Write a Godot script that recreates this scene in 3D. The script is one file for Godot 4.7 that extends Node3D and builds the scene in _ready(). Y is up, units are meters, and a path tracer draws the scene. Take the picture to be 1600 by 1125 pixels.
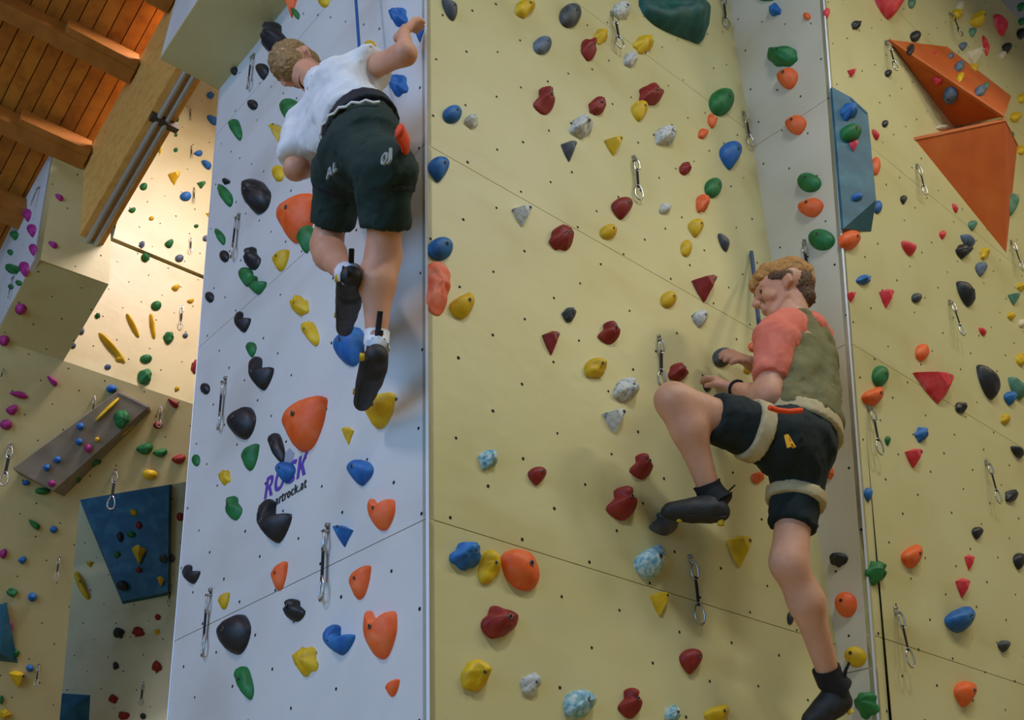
extends Node3D
# A climbing hall: an overhanging white tower face, a tall cream wall, a narrow return and a leaning cream wall, two climbers, a roof and further walls at the back.

const FOCAL := 1558.0
const EYE := Vector3(0, 1.6, 0)
const HB := Vector3(0.7585151, 0, -0.6516555)    # along the cream wall
const HA := Vector3(-0.6516555, 0, -0.7585151)   # along the tower face, going back
const NB := Vector3(0.6516555, 0, 0.7585151)     # out of the cream wall
var look := Basis(Vector3.RIGHT, atan(945.0 / 1558.0))
var hall := Basis(HB, Vector3.UP, NB)
var taken := {}
var mats := {}
var walls := {}      # key -> {n, p}
var wall_say := {"A": "white tower wall", "B": "cream main wall", "C": "narrow return wall", "D": "leaning cream wall", "E": "bright back wall", "E2": "bright upper panel", "X": "bulkhead front", "L": "bulkhead side", "R": "dark bulkhead underside", "F": "overhanging lower wall", "G": "shaded recessed wall", "V": "orange volume", "W": "orange underside facet", "U": "blue volume", "S": "grey slab volume", "T": "dark blue volume"}
var all_holds := []

# ---------------------------------------------------------------- helpers
func ray(px, py) -> Vector3:
	return look * Vector3((px - 800.0) / FOCAL, -(py - 562.5) / FOCAL, -1.0)

func hit(px, py, n: Vector3, p: Vector3) -> Vector3:
	var r := ray(px, py)
	return EYE + r * ((p - EYE).dot(n) / r.dot(n))

func on(key, px, py, off = 0.0) -> Vector3:      # a point seen at px, py that stands off a wall by so many metres
	var w = walls[key]
	return hit(px, py, w.n, w.p + w.n * off)

func numbered(called: String) -> String:
	if not taken.has(called):
		taken[called] = 0
		return called
	taken[called] += 1
	return "%s_%03d" % [called, taken[called]]

func tag(o, label, category, group = "", kind = ""):
	o.set_meta("label", label)
	o.set_meta("category", category)
	if group != "": o.set_meta("group", group)
	if kind != "": o.set_meta("kind", kind)
	return o

func thing(called, label, category, at = Vector3.ZERO, group = "", kind = "") -> Node3D:
	var o := Node3D.new()
	o.name = numbered(called)
	add_child(o)
	o.position = at
	tag(o, label, category, group, kind)
	return o

func part(called, mesh: Mesh, m: Material, parent: Node3D) -> MeshInstance3D:
	var o := MeshInstance3D.new()
	o.name = called
	o.mesh = mesh
	o.material_override = m
	parent.add_child(o, true)
	return o

func noise_tex(colors: Array, freq: float, seed_: int, normal := false, size := 256) -> NoiseTexture2D:
	var t := NoiseTexture2D.new()
	var nz := FastNoiseLite.new()
	nz.seed = seed_
	nz.frequency = freq
	nz.fractal_octaves = 4
	t.noise = nz
	t.width = size
	t.height = size
	t.seamless = true
	if normal:
		t.as_normal_map = true
		t.bump_strength = 2.0
	else:
		var g := Gradient.new()
		g.offsets = PackedFloat32Array(range(colors.size()).map(func(i): return float(i) / (colors.size() - 1)))
		g.colors = PackedColorArray(colors)
		t.color_ramp = g
	return t

func rgb(r, g, b) -> Color:
	return Color(r / 255.0, g / 255.0, b / 255.0)

func solid(key: String, c: Color, rough := 0.7, metal := 0.0) -> StandardMaterial3D:
	if mats.has(key): return mats[key]
	var m := StandardMaterial3D.new()
	m.albedo_color = c
	m.roughness = rough
	m.metallic = metal
	mats[key] = m
	return m

func patchy(key: String, colors: Array, freq: float, scale: float, rough := 0.7, bump := 0.0, world := false, bump_scale := 0.0) -> StandardMaterial3D:
	if mats.has(key): return mats[key]
	var m := solid(key, Color.WHITE, rough)
	m.albedo_texture = noise_tex(colors, freq, hash(key) % 1000)
	m.uv1_triplanar = true
	m.uv1_world_triplanar = world
	m.uv1_scale = Vector3.ONE * scale
	if bump > 0.0:
		m.normal_enabled = true
		m.normal_texture = shared_bump
		m.normal_scale = bump
	return m

var shared_bump: NoiseTexture2D

class Builder:
	var v := PackedVector3Array()
	var n := PackedVector3Array()
	var i := PackedInt32Array()
	func flat(pts: Array, toward: Vector3):       # a convex flat face that looks along toward
		var nn := Vector3.ZERO
		for k in range(1, pts.size() - 1): nn += (pts[k] - pts[0]).cross(pts[k + 1] - pts[0])
		nn = nn.normalized()
		var q := pts.duplicate()
		if nn.dot(toward) > 0: q.reverse()
		else: nn = -nn
		var b := v.size()
		for p in q:
			v.append(p)
			n.append(nn)
		for k in range(1, q.size() - 1):
			i.append_array([b, b + k, b + k + 1])
	func slab(pts: Array, out: Vector3, thick: float):
		var back := []
		var mid := Vector3.ZERO
		for p in pts:
			back.append(p - out * thick)
			mid += p / pts.size()
		flat(pts, out)
		flat(back, -out)
		for k in pts.size():
			var l = (k + 1) % pts.size()
			flat([pts[k], pts[l], back[l], back[k]], (pts[k] + pts[l]) * 0.5 - mid)
	func box(c: Vector3, b: Basis, s: Vector3):
		var h := s * 0.5
		for ax in 3:
			for sg in [-1.0, 1.0]:
				var nn: Vector3 = b[ax] * sg
				var a1: Vector3 = b[(ax + 1) % 3] * h[(ax + 1) % 3]
				var a2: Vector3 = b[(ax + 2) % 3] * h[(ax + 2) % 3]
				var m: Vector3 = c + nn * h[ax]
				flat([m - a1 - a2, m + a1 - a2, m + a1 + a2, m - a1 + a2], nn)
	func tube(path: Array, r: float, sides := 6, closed := false, flatx := 1.0, axis := Vector3.ZERO):
		var b := v.size()
		var m := path.size()
		for k in m:
			var a: Vector3 = path[(k - 1 + m) % m] if closed or k > 0 else path[k]
			var c: Vector3 = path[(k + 1) % m] if closed or k < m - 1 else path[k]
			var t: Vector3 = (c - a).normalized()
			var ref := axis if axis != Vector3.ZERO else (Vector3.UP if absf(t.y) < 0.9 else Vector3.RIGHT)
			var x := t.cross(ref).normalized()
			var y := x.cross(t).normalized()
			for s in sides:
				var an := TAU * s / sides
				var d := x * cos(an) + y * sin(an) * flatx
				v.append(path[k] + d * r)
				n.append((x * cos(an) * flatx + y * sin(an)).normalized())
		for k in (m if closed else m - 1):
			var l := (k + 1) % m
			for s in sides:
				var s2 := (s + 1) % sides
				i.append_array([b + k * sides + s, b + k * sides + s2, b + l * sides + s, b + k * sides + s2, b + l * sides + s2, b + l * sides + s])
		if not closed:
			for e in [0, m - 1]:
				var c0 := v.size()
				v.append(path[e])
				n.append((path[e] - path[1 if e == 0 else m - 2]).normalized())
				for s in sides:
					if e == 0: i.append_array([c0, b + (s + 1) % sides, b + s])
					else: i.append_array([c0, b + e * sides + s, b + e * sides + (s + 1) % sides])
	func disc(c: Vector3, x: Vector3, y: Vector3, r: float, sides := 7):
		var b := v.size()
		var nn := x.cross(y)
		for s in sides:
			v.append(c + (x * cos(TAU * s / sides) + y * sin(TAU * s / sides)) * r)
			n.append(nn)
		for k in range(1, sides - 1):
			i.append_array([b, b + k + 1, b + k])
	func smooth_normals(from := 0):
		for k in range(from, n.size()): n[k] = Vector3.ZERO
		for k in range(0, i.size(), 3):
			var a := i[k]
			if a < from: continue
			var nn := (v[i[k + 2]] - v[a]).cross(v[i[k + 1]] - v[a])
			n[a] += nn
			n[i[k + 1]] += nn
			n[i[k + 2]] += nn
		for k in range(from, n.size()): n[k] = n[k].normalized()
	func shift(d: Vector3):
		for k in v.size(): v[k] -= d
	func mesh() -> ArrayMesh:
		var arr := []
		arr.resize(Mesh.ARRAY_MAX)
		arr[Mesh.ARRAY_VERTEX] = v
		arr[Mesh.ARRAY_NORMAL] = n
		arr[Mesh.ARRAY_INDEX] = i
		var am := ArrayMesh.new()
		am.add_surface_from_arrays(Mesh.PRIMITIVE_TRIANGLES, arr)
		return am

class Field:                                     # bones with radii on a grid, joined smoothly, meshed as surface nets
	var o: Vector3
	var h: float
	var k: float
	var nx: int
	var ny: int
	var nz: int
	var s := PackedFloat32Array()
	func _init(lo: Vector3, hi: Vector3, cell: float, sharp: float):
		o = lo
		h = cell
		k = sharp
		nx = int(ceil((hi.x - lo.x) / h)) + 2
		ny = int(ceil((hi.y - lo.y) / h)) + 2
		nz = int(ceil((hi.z - lo.z) / h)) + 2
		s.resize(nx * ny * nz)
	func bone(a: Vector3, b: Vector3, ra: float, rb: float, blunt := false, ax := Vector3.ZERO, squash := 1.0, less := false):
		var r := maxf(ra, rb) * maxf(1.0, squash)
		var mg := 4.2 / k + 2.0 * h
		var lo := Vector3(minf(a.x, b.x), minf(a.y, b.y), minf(a.z, b.z)) - Vector3.ONE * (r + mg) - o
		var hi := Vector3(maxf(a.x, b.x), maxf(a.y, b.y), maxf(a.z, b.z)) + Vector3.ONE * (r + mg) - o
		var ab := b - a
		var l2 := maxf(ab.length_squared(), 1e-9)
		var le := sqrt(l2)
		var squashed := squash != 1.0
		for z in range(maxi(0, int(lo.z / h)), mini(nz, int(hi.z / h) + 1)):
			for y in range(maxi(0, int(lo.y / h)), mini(ny, int(hi.y / h) + 1)):
				var row := (z * ny + y) * nx
				for x in range(maxi(0, int(lo.x / h)), mini(nx, int(hi.x / h) + 1)):
					var p := o + Vector3(x, y, z) * h - a
					var t := p.dot(ab) / l2
					var tc := clampf(t, 0.0, 1.0)
					var q := p - ab * (t if blunt else tc)
					if squashed: q += ax * (q.dot(ax) * (1.0 / squash - 1.0))
					var d := q.length() - (ra + (rb - ra) * tc)
					if blunt: d = maxf(d, maxf(-t, t - 1.0) * le)
					if d < mg:
						if less: s[row + x] *= clampf(d / 0.006, 0.0, 1.0)
						else: s[row + x] += exp(-d * k)
	func chain(pts: Array, rad: Array):
		for q in pts.size() - 1: bone(pts[q], pts[q + 1], rad[q], rad[q + 1])
	func into(bd, nz_: FastNoiseLite = null, amp := 0.0):
		var start: int = bd.v.size()
		var d := PackedFloat32Array()
		d.resize(s.size())
		for q in s.size(): d[q] = 0.05 if s[q] < 1e-6 else clampf(-log(s[q]) / k, -0.05, 0.05)
		var id := PackedInt32Array()
		id.resize(s.size())
		id.fill(-1)
		var sx := 1
		var sy := nx
		var sz := nx * ny
		var offs := [0, sx, sy, sx + sy, sz, sx + sz, sy + sz, sx + sy + sz]
		var edges := [[0, 1], [2, 3], [4, 5], [6, 7], [0, 2], [1, 3], [4, 6], [5, 7], [0, 4], [1, 5], [2, 6], [3, 7]]
		for z in nz - 1:
			for y in ny - 1:
				var row := (z * ny + y) * nx
				for x in nx - 1:
					var c := row + x
					var m := 0
					for q in 8:
						if d[c + offs[q]] < 0.0: m += 1
					if m == 0 or m == 8: continue
					var acc := Vector3.ZERO
					var cnt := 0
					for e in edges:
						var da := d[c + offs[e[0]]]
						var db := d[c + offs[e[1]]]
						if (da < 0.0) != (db < 0.0):
							var t := da / (da - db)
							var pa := Vector3(e[0] & 1, (e[0] >> 1) & 1, e[0] >> 2)
							var pb := Vector3(e[1] & 1, (e[1] >> 1) & 1, e[1] >> 2)
							acc += pa.lerp(pb, t)
							cnt += 1
					id[c] = bd.v.size()
					bd.v.append(o + (Vector3(x, y, z) + acc / cnt) * h)
					bd.n.append(Vector3.ZERO)
		for z in range(1, nz - 1):
			for y in range(1, ny - 1):
				var row := (z * ny + y) * nx
				for x in range(1, nx - 1):
					var c := row + x
					var inside := d[c] < 0.0
					for st in [[sx, sy, sz], [sy, sz, sx], [sz, sx, sy]]:
						if inside == (d[c + st[0]] < 0.0): continue
						var a := id[c]
						var b := id[c - st[1]]
						var e := id[c - st[1] - st[2]]
						var g := id[c - st[2]]
						if a < 0 or b < 0 or e < 0 or g < 0: continue
						if inside: bd.i.append_array([a, e, b, a, g, e])
						else: bd.i.append_array([a, b, e, a, e, g])
		bd.smooth_normals(start)
		if nz_ != null:
			for q in range(start, bd.v.size()): bd.v[q] += bd.n[q] * nz_.get_noise_3dv(bd.v[q]) * amp
			bd.smooth_normals(start)

func grid(lo_hi: Array, cell: float, sharp: float, pad := 0.16) -> Field:
	var lo: Vector3 = lo_hi[0]
	var hi: Vector3 = lo_hi[0]
	for p in lo_hi:
		lo = lo.min(p)
		hi = hi.max(p)
	return Field.new(lo - Vector3.ONE * pad, hi + Vector3.ONE * pad, cell, sharp)

func folds(freq: float, seed_: int) -> FastNoiseLite:
	var n := FastNoiseLite.new()
	n.seed = seed_
	n.frequency = freq
	n.fractal_octaves = 2
	n.domain_warp_enabled = true
	n.domain_warp_amplitude = 0.08
	n.domain_warp_frequency = 6.0
	return n

# ---------------------------------------------------------------- walls
func wall_node(called, key, label) -> Node3D:
	return thing(called, label, "wall", Vector3.ZERO, "", "structure")

func at_height(a: Vector3, b: Vector3, y: float) -> Vector3:
	return a + (b - a) * ((y - a.y) / (b.y - a.y))

func bolt_holes(parent: Node3D, key: String, poly: Array, du: float, dv: float, r := 0.0055):
	var w = walls[key]
	var n: Vector3 = w.n
	var u = Vector3.UP.cross(n).normalized()
	var v = n.cross(u)
	var p2 = PackedVector2Array()
	var lo = Vector2(1e9, 1e9)
	var hi = -lo
	for p in poly:
		var q = Vector2((p - w.p).dot(u), (p - w.p).dot(v))
		p2.append(q)
		lo = lo.min(q)
		hi = hi.max(q)
	var b = Builder.new()
	var rng = RandomNumberGenerator.new()
	rng.seed = hash(key)
	var row = 0
	var y = lo.y + 0.06
	while y < hi.y:
		var x = lo.x + 0.05 + (du * 0.5 if row % 2 else 0.0)
		while x < hi.x:
			var q = Vector2(x + rng.randf_range(-0.012, 0.012), y + rng.randf_range(-0.012, 0.012))
			if rng.randf() < 0.93 and Geometry2D.is_point_in_polygon(q, p2):
				b.disc(w.p + u * q.x + v * q.y + n * 0.0009, u, v, r * rng.randf_range(0.85, 1.1))
			x += du
		y += dv
		row += 1
	if b.v.size() > 0:
		var o = part("bolt_holes", b.mesh(), solid("hole", rgb(22, 18, 14), 0.9), parent)
		o.set_meta("kind", "stuff")

func tall_wall(called, key, label, l0: Vector3, l1: Vector3, r0: Vector3, r1: Vector3, joints: Array, m: Material):
	var w = walls[key]
	var n: Vector3 = w.n
	var o = wall_node(called, key, label)
	for k in joints.size() - 1:
		var g0 = 0.0014
		var a = joints[k] + g0
		var b = joints[k + 1] - g0
		var bd = Builder.new()
		bd.slab([at_height(l0, l1, a), at_height(r0, r1, a), at_height(r0, r1, b), at_height(l0, l1, b)], n, 0.022)
		part("panel", bd.mesh(), m, o)
	var y0 = joints[0]
	var y1 = joints[-1]
	var e = (at_height(r0, r1, y0) - at_height(l0, l1, y0)).normalized() * 0.03
	var bk = Builder.new()
	bk.slab([at_height(l0, l1, y0) + e - n * 0.022, at_height(r0, r1, y0) - e - n * 0.022, at_height(r0, r1, y1) - e - n * 0.022, at_height(l0, l1, y1) + e - n * 0.022], n, 0.05)
	part("backing", bk.mesh(), solid("backing", rgb(70, 58, 40), 0.9), o)
	bolt_holes(o, key, [at_height(l0, l1, 1.8), at_height(r0, r1, 1.8), at_height(r0, r1, y1 - 0.1), at_height(l0, l1, y1 - 0.1)], 0.26, 0.13)
	return o

func bar(called, label, a: Vector3, b: Vector3, out: Vector3, s: Vector2, m: Material):
	var y = (b - a).normalized()
	var z = (out - y * out.dot(y)).normalized()
	var bd = Builder.new()
	bd.box((a + b) * 0.5, Basis(y.cross(z), y, z), Vector3(s.x, a.distance_to(b), s.y))
	var o = part(numbered(called), bd.mesh(), m, self)
	tag(o, label, "trim", "", "structure")
	return o

# ---------------------------------------------------------------- holds
const SHAPES := {
	"t": [0, 1, .6, .86, .95, .4, .85, -.12, .45, -.65, 0, -1, -.5, -.6, -.9, -.05, -.96, .45, -.55, .88],
	"l": [-.85, 1, .1, .62, .8, .1, 1, -.5, .62, -1, 0, -.7, -.5, -.1, -.82, .5],
	"j": [-.55, 1, -.12, .85, -.12, .3, .15, .15, 1, .33, .75, -.35, .12, -1, -.5, -.75, -1, -.1, -.95, .6],
	"e": [-.75, 1, -.38, .62, .25, .55, .9, .97, 1, .3, .75, -.4, .3, -.97, -.3, -.95, -.85, -.3, -1, .4],
	"s": [0, 1, .47, .8, .5, .4, 1, -.05, .8, -.6, .3, -1, -.3, -.9, -1, -.35, -.75, .05, -.4, .35, -.45, .8],
	"b": [.15, 1, .6, .5, .95, -.4, .6, -1, -.1, -.65, -.7, 0, -1, .65, -.5, 1],
	"p": [1, 1, .4, .96, -.5, .62, -1, 0, -.75, -.5, -.3, -1, .3, -.8, .75, -.1, .95, .5],
	"q": [.6, 1, 1, .4, .8, -.4, .3, -.97, -.3, -.92, -.85, -.45, -1, .1, -.5, .6, .1, .87],
	"w": [-1, .7, .1, 1, 1, .6, .5, -.2, .1, -1, -.5, -.2],
	"n": [-.25, 1, .3, 1, .5, .3, .35, -.3, .3, -1, -.2, -1, -.45, -.35, -.5, .3],
}
const SHAPE_WORD := {"t": "teardrop", "l": "leaf-shaped", "j": "hooked", "e": "two-horned", "s": "knobbed", "b": "curved", "p": "sail-shaped", "q": "egg-shaped", "w": "faceted", "o": "rounded", "r": "rocky", "c": "bubbled", "n": "banana-shaped"}
const COLOUR_WORD := {"k": "black", "g": "green", "y": "yellow", "o": "orange", "u": "blue", "r": "dark red", "w": "white marbled", "W": "white-blue marbled", "e": "grey", "m": "magenta", "p": "pink-red", "c": "cream", "t": "teal", "v": "mint green", "x": "grey-blue", "s": "salmon"}
var COLOURS := {
	"k": [rgb(24, 24, 27), rgb(34, 34, 38), rgb(48, 48, 52)], "g": [rgb(8, 88, 36), rgb(20, 112, 48), rgb(66, 138, 92)], "y": [rgb(196, 152, 6), rgb(224, 182, 12), rgb(232, 198, 50)],
	"o": [rgb(228, 84, 14), rgb(240, 98, 30), rgb(238, 134, 92)], "u": [rgb(12, 76, 146), rgb(22, 98, 172), rgb(66, 132, 184)], "r": [rgb(116, 16, 14), rgb(142, 28, 22), rgb(158, 66, 56)],
	"w": [rgb(70, 76, 84), rgb(196, 198, 194), rgb(216, 216, 208), rgb(222, 222, 214)], "W": [rgb(40, 96, 150), rgb(120, 178, 190), rgb(208, 216, 212), rgb(224, 226, 220)], "e": [rgb(44, 46, 50), rgb(72, 76, 80), rgb(118, 124, 126)],
	"m": [rgb(140, 20, 100), rgb(168, 34, 124), rgb(186, 84, 150)], "p": [rgb(206, 32, 40), rgb(226, 54, 64), rgb(234, 128, 128)], "c": [rgb(206, 194, 160), rgb(220, 208, 176), rgb(228, 218, 190)],
	"t": [rgb(10, 62, 58), rgb(14, 82, 76), rgb(40, 110, 98)], "v": [rgb(54, 104, 82), rgb(80, 132, 108), rgb(120, 160, 138)], "x": [rgb(56, 72, 96), rgb(82, 100, 126), rgb(142, 152, 160)], "s": [rgb(236, 92, 44), rgb(240, 120, 88), rgb(240, 166, 142)],
}

func hold_mat(c: String) -> StandardMaterial3D:
	var marbled = c == "w" or c == "W"
	return patchy("hold_" + c, COLOURS[c], 0.012 if not marbled else 0.02, 5.0 if not marbled else 9.0, 0.48 if c == "k" else 0.55, 0.35)

func hold(d: Array):                              # [wall, x, y, width, height, shape, colour, turn, bulge]
	var key: String = d[0]
	var w = walls[key]
	var n: Vector3 = w.n
	var shape: String = d[5]
	var turn = deg_to_rad(float(d[7]) if d.size() > 7 else 0.0)
	var bulge: float = d[8] if d.size() > 8 else 1.0
	var rng = RandomNumberGenerator.new()
	rng.seed = int(d[1] * 1733 + d[2] * 31)
	var ring = []                                # outline in the picture's own units round the middle
	if d.size() > 9:
		for q in d[9].size() / 2: ring.append(Vector2(d[9][q * 2] - d[1], d[9][q * 2 + 1] - d[2]))
	else:
		var raw = []
		if SHAPES.has(shape):
			var a: Array = SHAPES[shape]
			for q in a.size() / 2: raw.append(Vector2(a[q * 2], -a[q * 2 + 1]))
		else:
			var m = 14
			for q in m:
				var an = TAU * q / m
				var f = 1.0
				if shape == "r": f = rng.randf_range(0.8, 1.1)
				if shape == "c": f = 1.04 if q % 3 != 0 else 0.8
				raw.append(Vector2(sin(an), -cos(an)) * f)
		for q in raw:
			ring.append(Vector2(q.x * d[3] * 0.5, q.y * d[4] * 0.5).rotated(turn))
	var facet = shape == "w"
	var fine = []
	if facet: fine = ring
	else:
		var m = ring.size()
		var per = 3 if m <= 10 else 2
		for q in m:
			for s in per:
				fine.append(ring[q].cubic_interpolate(ring[(q + 1) % m], ring[(q - 1 + m) % m], ring[(q + 2) % m], float(s) / per))
	# the footprint on the wall, in metres; the bulge stands between the eye and the wall, so the foot sits a little further
	var z = (on(key, d[1], d[2]) - EYE).length() * 0.95
	var small: float = minf(d[3], d[4]) * z / FOCAL
	var high: float = clampf(small * 0.52, 0.012, 0.14) * bulge
	var mid = on(key, d[1], d[2], high * 0.42)
	var foot = mid - n * high * 0.42
	var u = Vector3.UP.cross(n).normalized()
	var v = n.cross(u)
	var out = []
	for q in fine:
		var p = on(key, d[1] + q.x, d[2] + q.y, high * 0.42) - n * high * 0.42
		out.append(Vector2((p - foot).dot(u), (p - foot).dot(v)) * 0.94)
	var c2 = Vector2.ZERO
	for q in out: c2 += q / out.size()
	if shape == "j": c2 += Vector2(-0.1, -0.22) * small
	if facet: c2 += Vector2(0.12, 0.2) * small
	var bumps = []
	if shape == "c":
		for q in 6: bumps.append(c2 + out[(q * out.size()) / 6].lerp(c2, 0.45) - c2)
		bumps.append(c2)
	if shape == "s": bumps = [c2 + Vector2(0, small * 0.33), c2 - Vector2(small * 0.16, small * 0.22), c2 + Vector2(small * 0.26, -small * 0.16)]
	var nz = FastNoiseLite.new()
	nz.seed = rng.randi() % 9999
	nz.frequency = 0.9 / maxf(small, 0.02)
	var rough = 0.42 if shape == "r" else (0.16 if shape in ["c", "s", "j", "l", "b"] else 0.07)
	var bd = Builder.new()
	var steps = [1.0, 0.99, 0.93, 0.8, 0.6, 0.36, 0.14] if not facet else [1.0, 0.92, 0.42]
	var m2 = out.size()
	var top_shift = Vector2(0, small * 0.1)
	for si in steps.size():
		var rho: float = steps[si]
		for q in m2:
			var e: Vector2 = c2 + (out[q] - c2) * rho
			var hh = 0.0
			if si == 0: hh = -0.004
			elif facet: hh = high * (0.25 if si == 1 else 1.0)
			else:
				hh = high * pow(1.0 - rho * rho, 0.5)
				if bumps.size() > 0:
					var best = 0.25
					for bq in bumps: best = maxf(best, 1.0 - pow(e.distance_to(bq) / (small * (0.34 if shape == "c" else 0.42)), 2.0) * 0.75)
					hh *= 0.35 + 0.75 * best
				hh *= 1.0 + rough * 1.6 * nz.get_noise_2dv(e)
			var sh = top_shift * clampf(hh / high, 0.0, 1.0)
			bd.v.append(u * (e.x + sh.x) + v * (e.y + sh.y) + n * hh)
			bd.n.append(n)
	bd.v.append(u * (c2.x + top_shift.x) + v * (c2.y + top_shift.y) + n * high * (1.0 if not facet else 1.04))
	bd.n.append(n)
	for si in steps.size():
		for q in m2:
			var q2 = (q + 1) % m2
			var a = si * m2 + q
			var b = si * m2 + q2
			if si == steps.size() - 1: bd.i.append_array([a, b, bd.v.size() - 1])
			else: bd.i.append_array([a, b, b + m2, a, b + m2, a + m2])
	bd.smooth_normals()
	var mesh: ArrayMesh
	if facet:
		var fb = Builder.new()
		for q in range(0, bd.i.size(), 3):
			var pa = bd.v[bd.i[q]]
			var pb = bd.v[bd.i[q + 1]]
			var pc = bd.v[bd.i[q + 2]]
			if (pb - pa).cross(pc - pa).length() > 1e-12: fb.flat([pa, pb, pc], (pa + pb + pc) / 3.0 - n * -0.002 - (u * c2.x + v * c2.y) + n * high * 0.2)
		mesh = fb.mesh()
	else: mesh = bd.mesh()
	var o = MeshInstance3D.new()
	o.name = numbered("climbing_hold")
	o.mesh = mesh
	o.material_override = hold_mat(d[6])
	o.position = foot
	add_child(o)
	if minf(d[3], d[4]) >= 24 and shape != "c":
		var bb = Builder.new()
		var at = u * (c2.x + top_shift.x + small * 0.05) + v * (c2.y + top_shift.y) + n * (high * 1.0)
		var rr = clampf(small * 0.07, 0.004, 0.0075)
		var path = []
		for q in 12: path.append(at + (u * cos(TAU * q / 12) + v * sin(TAU * q / 12)) * rr + n * 0.0012)
		bb.tube(path, rr * 0.3, 5, true)
		part("bolt", bb.mesh(), solid("bolt", rgb(120, 118, 112), 0.35, 0.9), o)
		var sb = Builder.new()
		sb.disc(at + n * 0.0016, u, v, rr * 0.95, 8)
		part("bolt_socket", sb.mesh(), solid("hole", rgb(22, 18, 14), 0.9), o)
	all_holds.append({"o": o, "wall": key, "at": foot, "u": u, "v": v, "c": d[6], "s": shape, "size": maxf(d[3], d[4]) * z / FOCAL})

func label_holds():
	var used = {}
	var stems = []
	for q in all_holds:
		var size: String = "tiny" if q.size < 0.045 else ("small" if q.size < 0.075 else ("medium" if q.size < 0.115 else ("large" if q.size < 0.17 else "huge")))
		stems.append("%s %s %s hold on the %s" % [size, COLOUR_WORD[q.c], SHAPE_WORD[q.s], wall_say[q.wall]])
	for k in all_holds.size():
		var q = all_holds[k]
		var said: String = stems[k]
		if stems.count(said) > 1 or used.has(said):
			var near = range(all_holds.size()).filter(func(j): return j != k and all_holds[j].wall == q.wall)
			near.sort_custom(func(a, b): return all_holds[a].at.distance_squared_to(q.at) < all_holds[b].at.distance_squared_to(q.at))
			for j in near.slice(0, 6):
				var e = all_holds[j]
				var dv: float = (q.at - e.at).dot(q.v)
				var du: float = (q.at - e.at).dot(q.u)
				var rel = "beside" if absf(du) > absf(dv) * 1.3 else ("above" if dv > 0 else "below")
				var full = "%s, %s the %s %s hold" % [stems[k], rel, COLOUR_WORD[e.c], SHAPE_WORD[e.s]]
				said = full
				if not used.has(full): break
		used[said] = true
		tag(q.o, said, "climbing hold", "holds on the " + wall_say[q.wall])

# ---------------------------------------------------------------- quickdraws
var draw_proto: Node3D
func make_draw() -> Node3D:                       # one unit long, hanging down from its bolt; x along the wall, z off the wall
	var o = Node3D.new()
	var steel = solid("steel", rgb(190, 188, 182), 0.28, 0.95)
	var b = Builder.new()
	b.box(Vector3(0, -0.035, 0.0), Basis(), Vector3(0.085, 0.12, 0.014))
	b.box(Vector3(0, -0.085, 0.04), Basis(), Vector3(0.07, 0.02, 0.08))
	b.tube([Vector3(0, 0, 0.0), Vector3(0, 0, 0.035)], 0.032, 8)
	part("bolt_hanger", b.mesh(), steel, o)
	for e in [[-0.09, -0.36, 0.05], [-0.68, -1.0, 0.075]]:
		var path = []
		for q in 20:
			var an = TAU * q / 20
			var y = sin(an)
			var wide: float = e[2] * (1.0 - 0.28 * y)
			path.append(Vector3(cos(an) * wide, (e[0] + e[1]) * 0.5 + y * (e[0] - e[1]) * 0.5, 0.06 + 0.02 * cos(an)))
		var c = Builder.new()
		c.tube(path, 0.017, 6, true)
		c.smooth_normals()
		part("carabiner", c.mesh(), steel, o)
	var s = Builder.new()
	s.tube([Vector3(0, -0.31, 0.06), Vector3(0, -0.36, 0.06), Vector3(0.0, -0.5, 0.06), Vector3(0, -0.66, 0.06), Vector3(0, -0.73, 0.06)], 0.032, 8, false, 0.45, Vector3(0, 0, 1))
	part("sling", s.mesh(), solid("sling", rgb(26, 26, 28), 0.85), o)
	return o

func quickdraw(key, x0, y0, x1, y1, label):
	var w = walls[key]
	var n: Vector3 = w.n
	var top = on(key, x0, y0, 0.002)
	var face = Vector3(EYE.x - top.x, 0, EYE.z - top.z).normalized()
	var low = hit(x1, y1, face, top)
	var o: Node3D = draw_proto.duplicate()
	o.name = numbered("quickdraw")
	add_child(o)
	var down = Vector3(0, low.y - top.y, 0)
	var side = face.cross(Vector3.UP).dot(low - top)
	down += face.cross(Vector3.UP) * clampf(side, -0.02, 0.02)
	var y = -down.normalized()
	var z = (n - y * n.dot(y)).normalized()
	var ln = clampf(down.length(), 0.08, 0.36)
	o.transform = Transform3D(Basis(y.cross(z), y, z) * Basis.from_scale(Vector3.ONE * ln), top)
	tag(o, label, "quickdraw", "quickdraws on the " + wall_say[key])

func volume(called, label, m: Material, facets: Array, inner: Vector3):
	var o = thing(called, label, "climbing volume", inner)
	for f in facets:
		var c = Vector3.ZERO
		for p in f: c += p / f.size()
		var nn: Vector3 = (f[1] - f[0]).cross(f[2] - f[0]).normalized()
		if nn.dot(c - inner) < 0: nn = -nn
		var b = Builder.new()
		b.slab(f, nn, 0.015)
		b.shift(inner)
		part("panel", b.mesh(), m, o)
	return o

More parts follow.
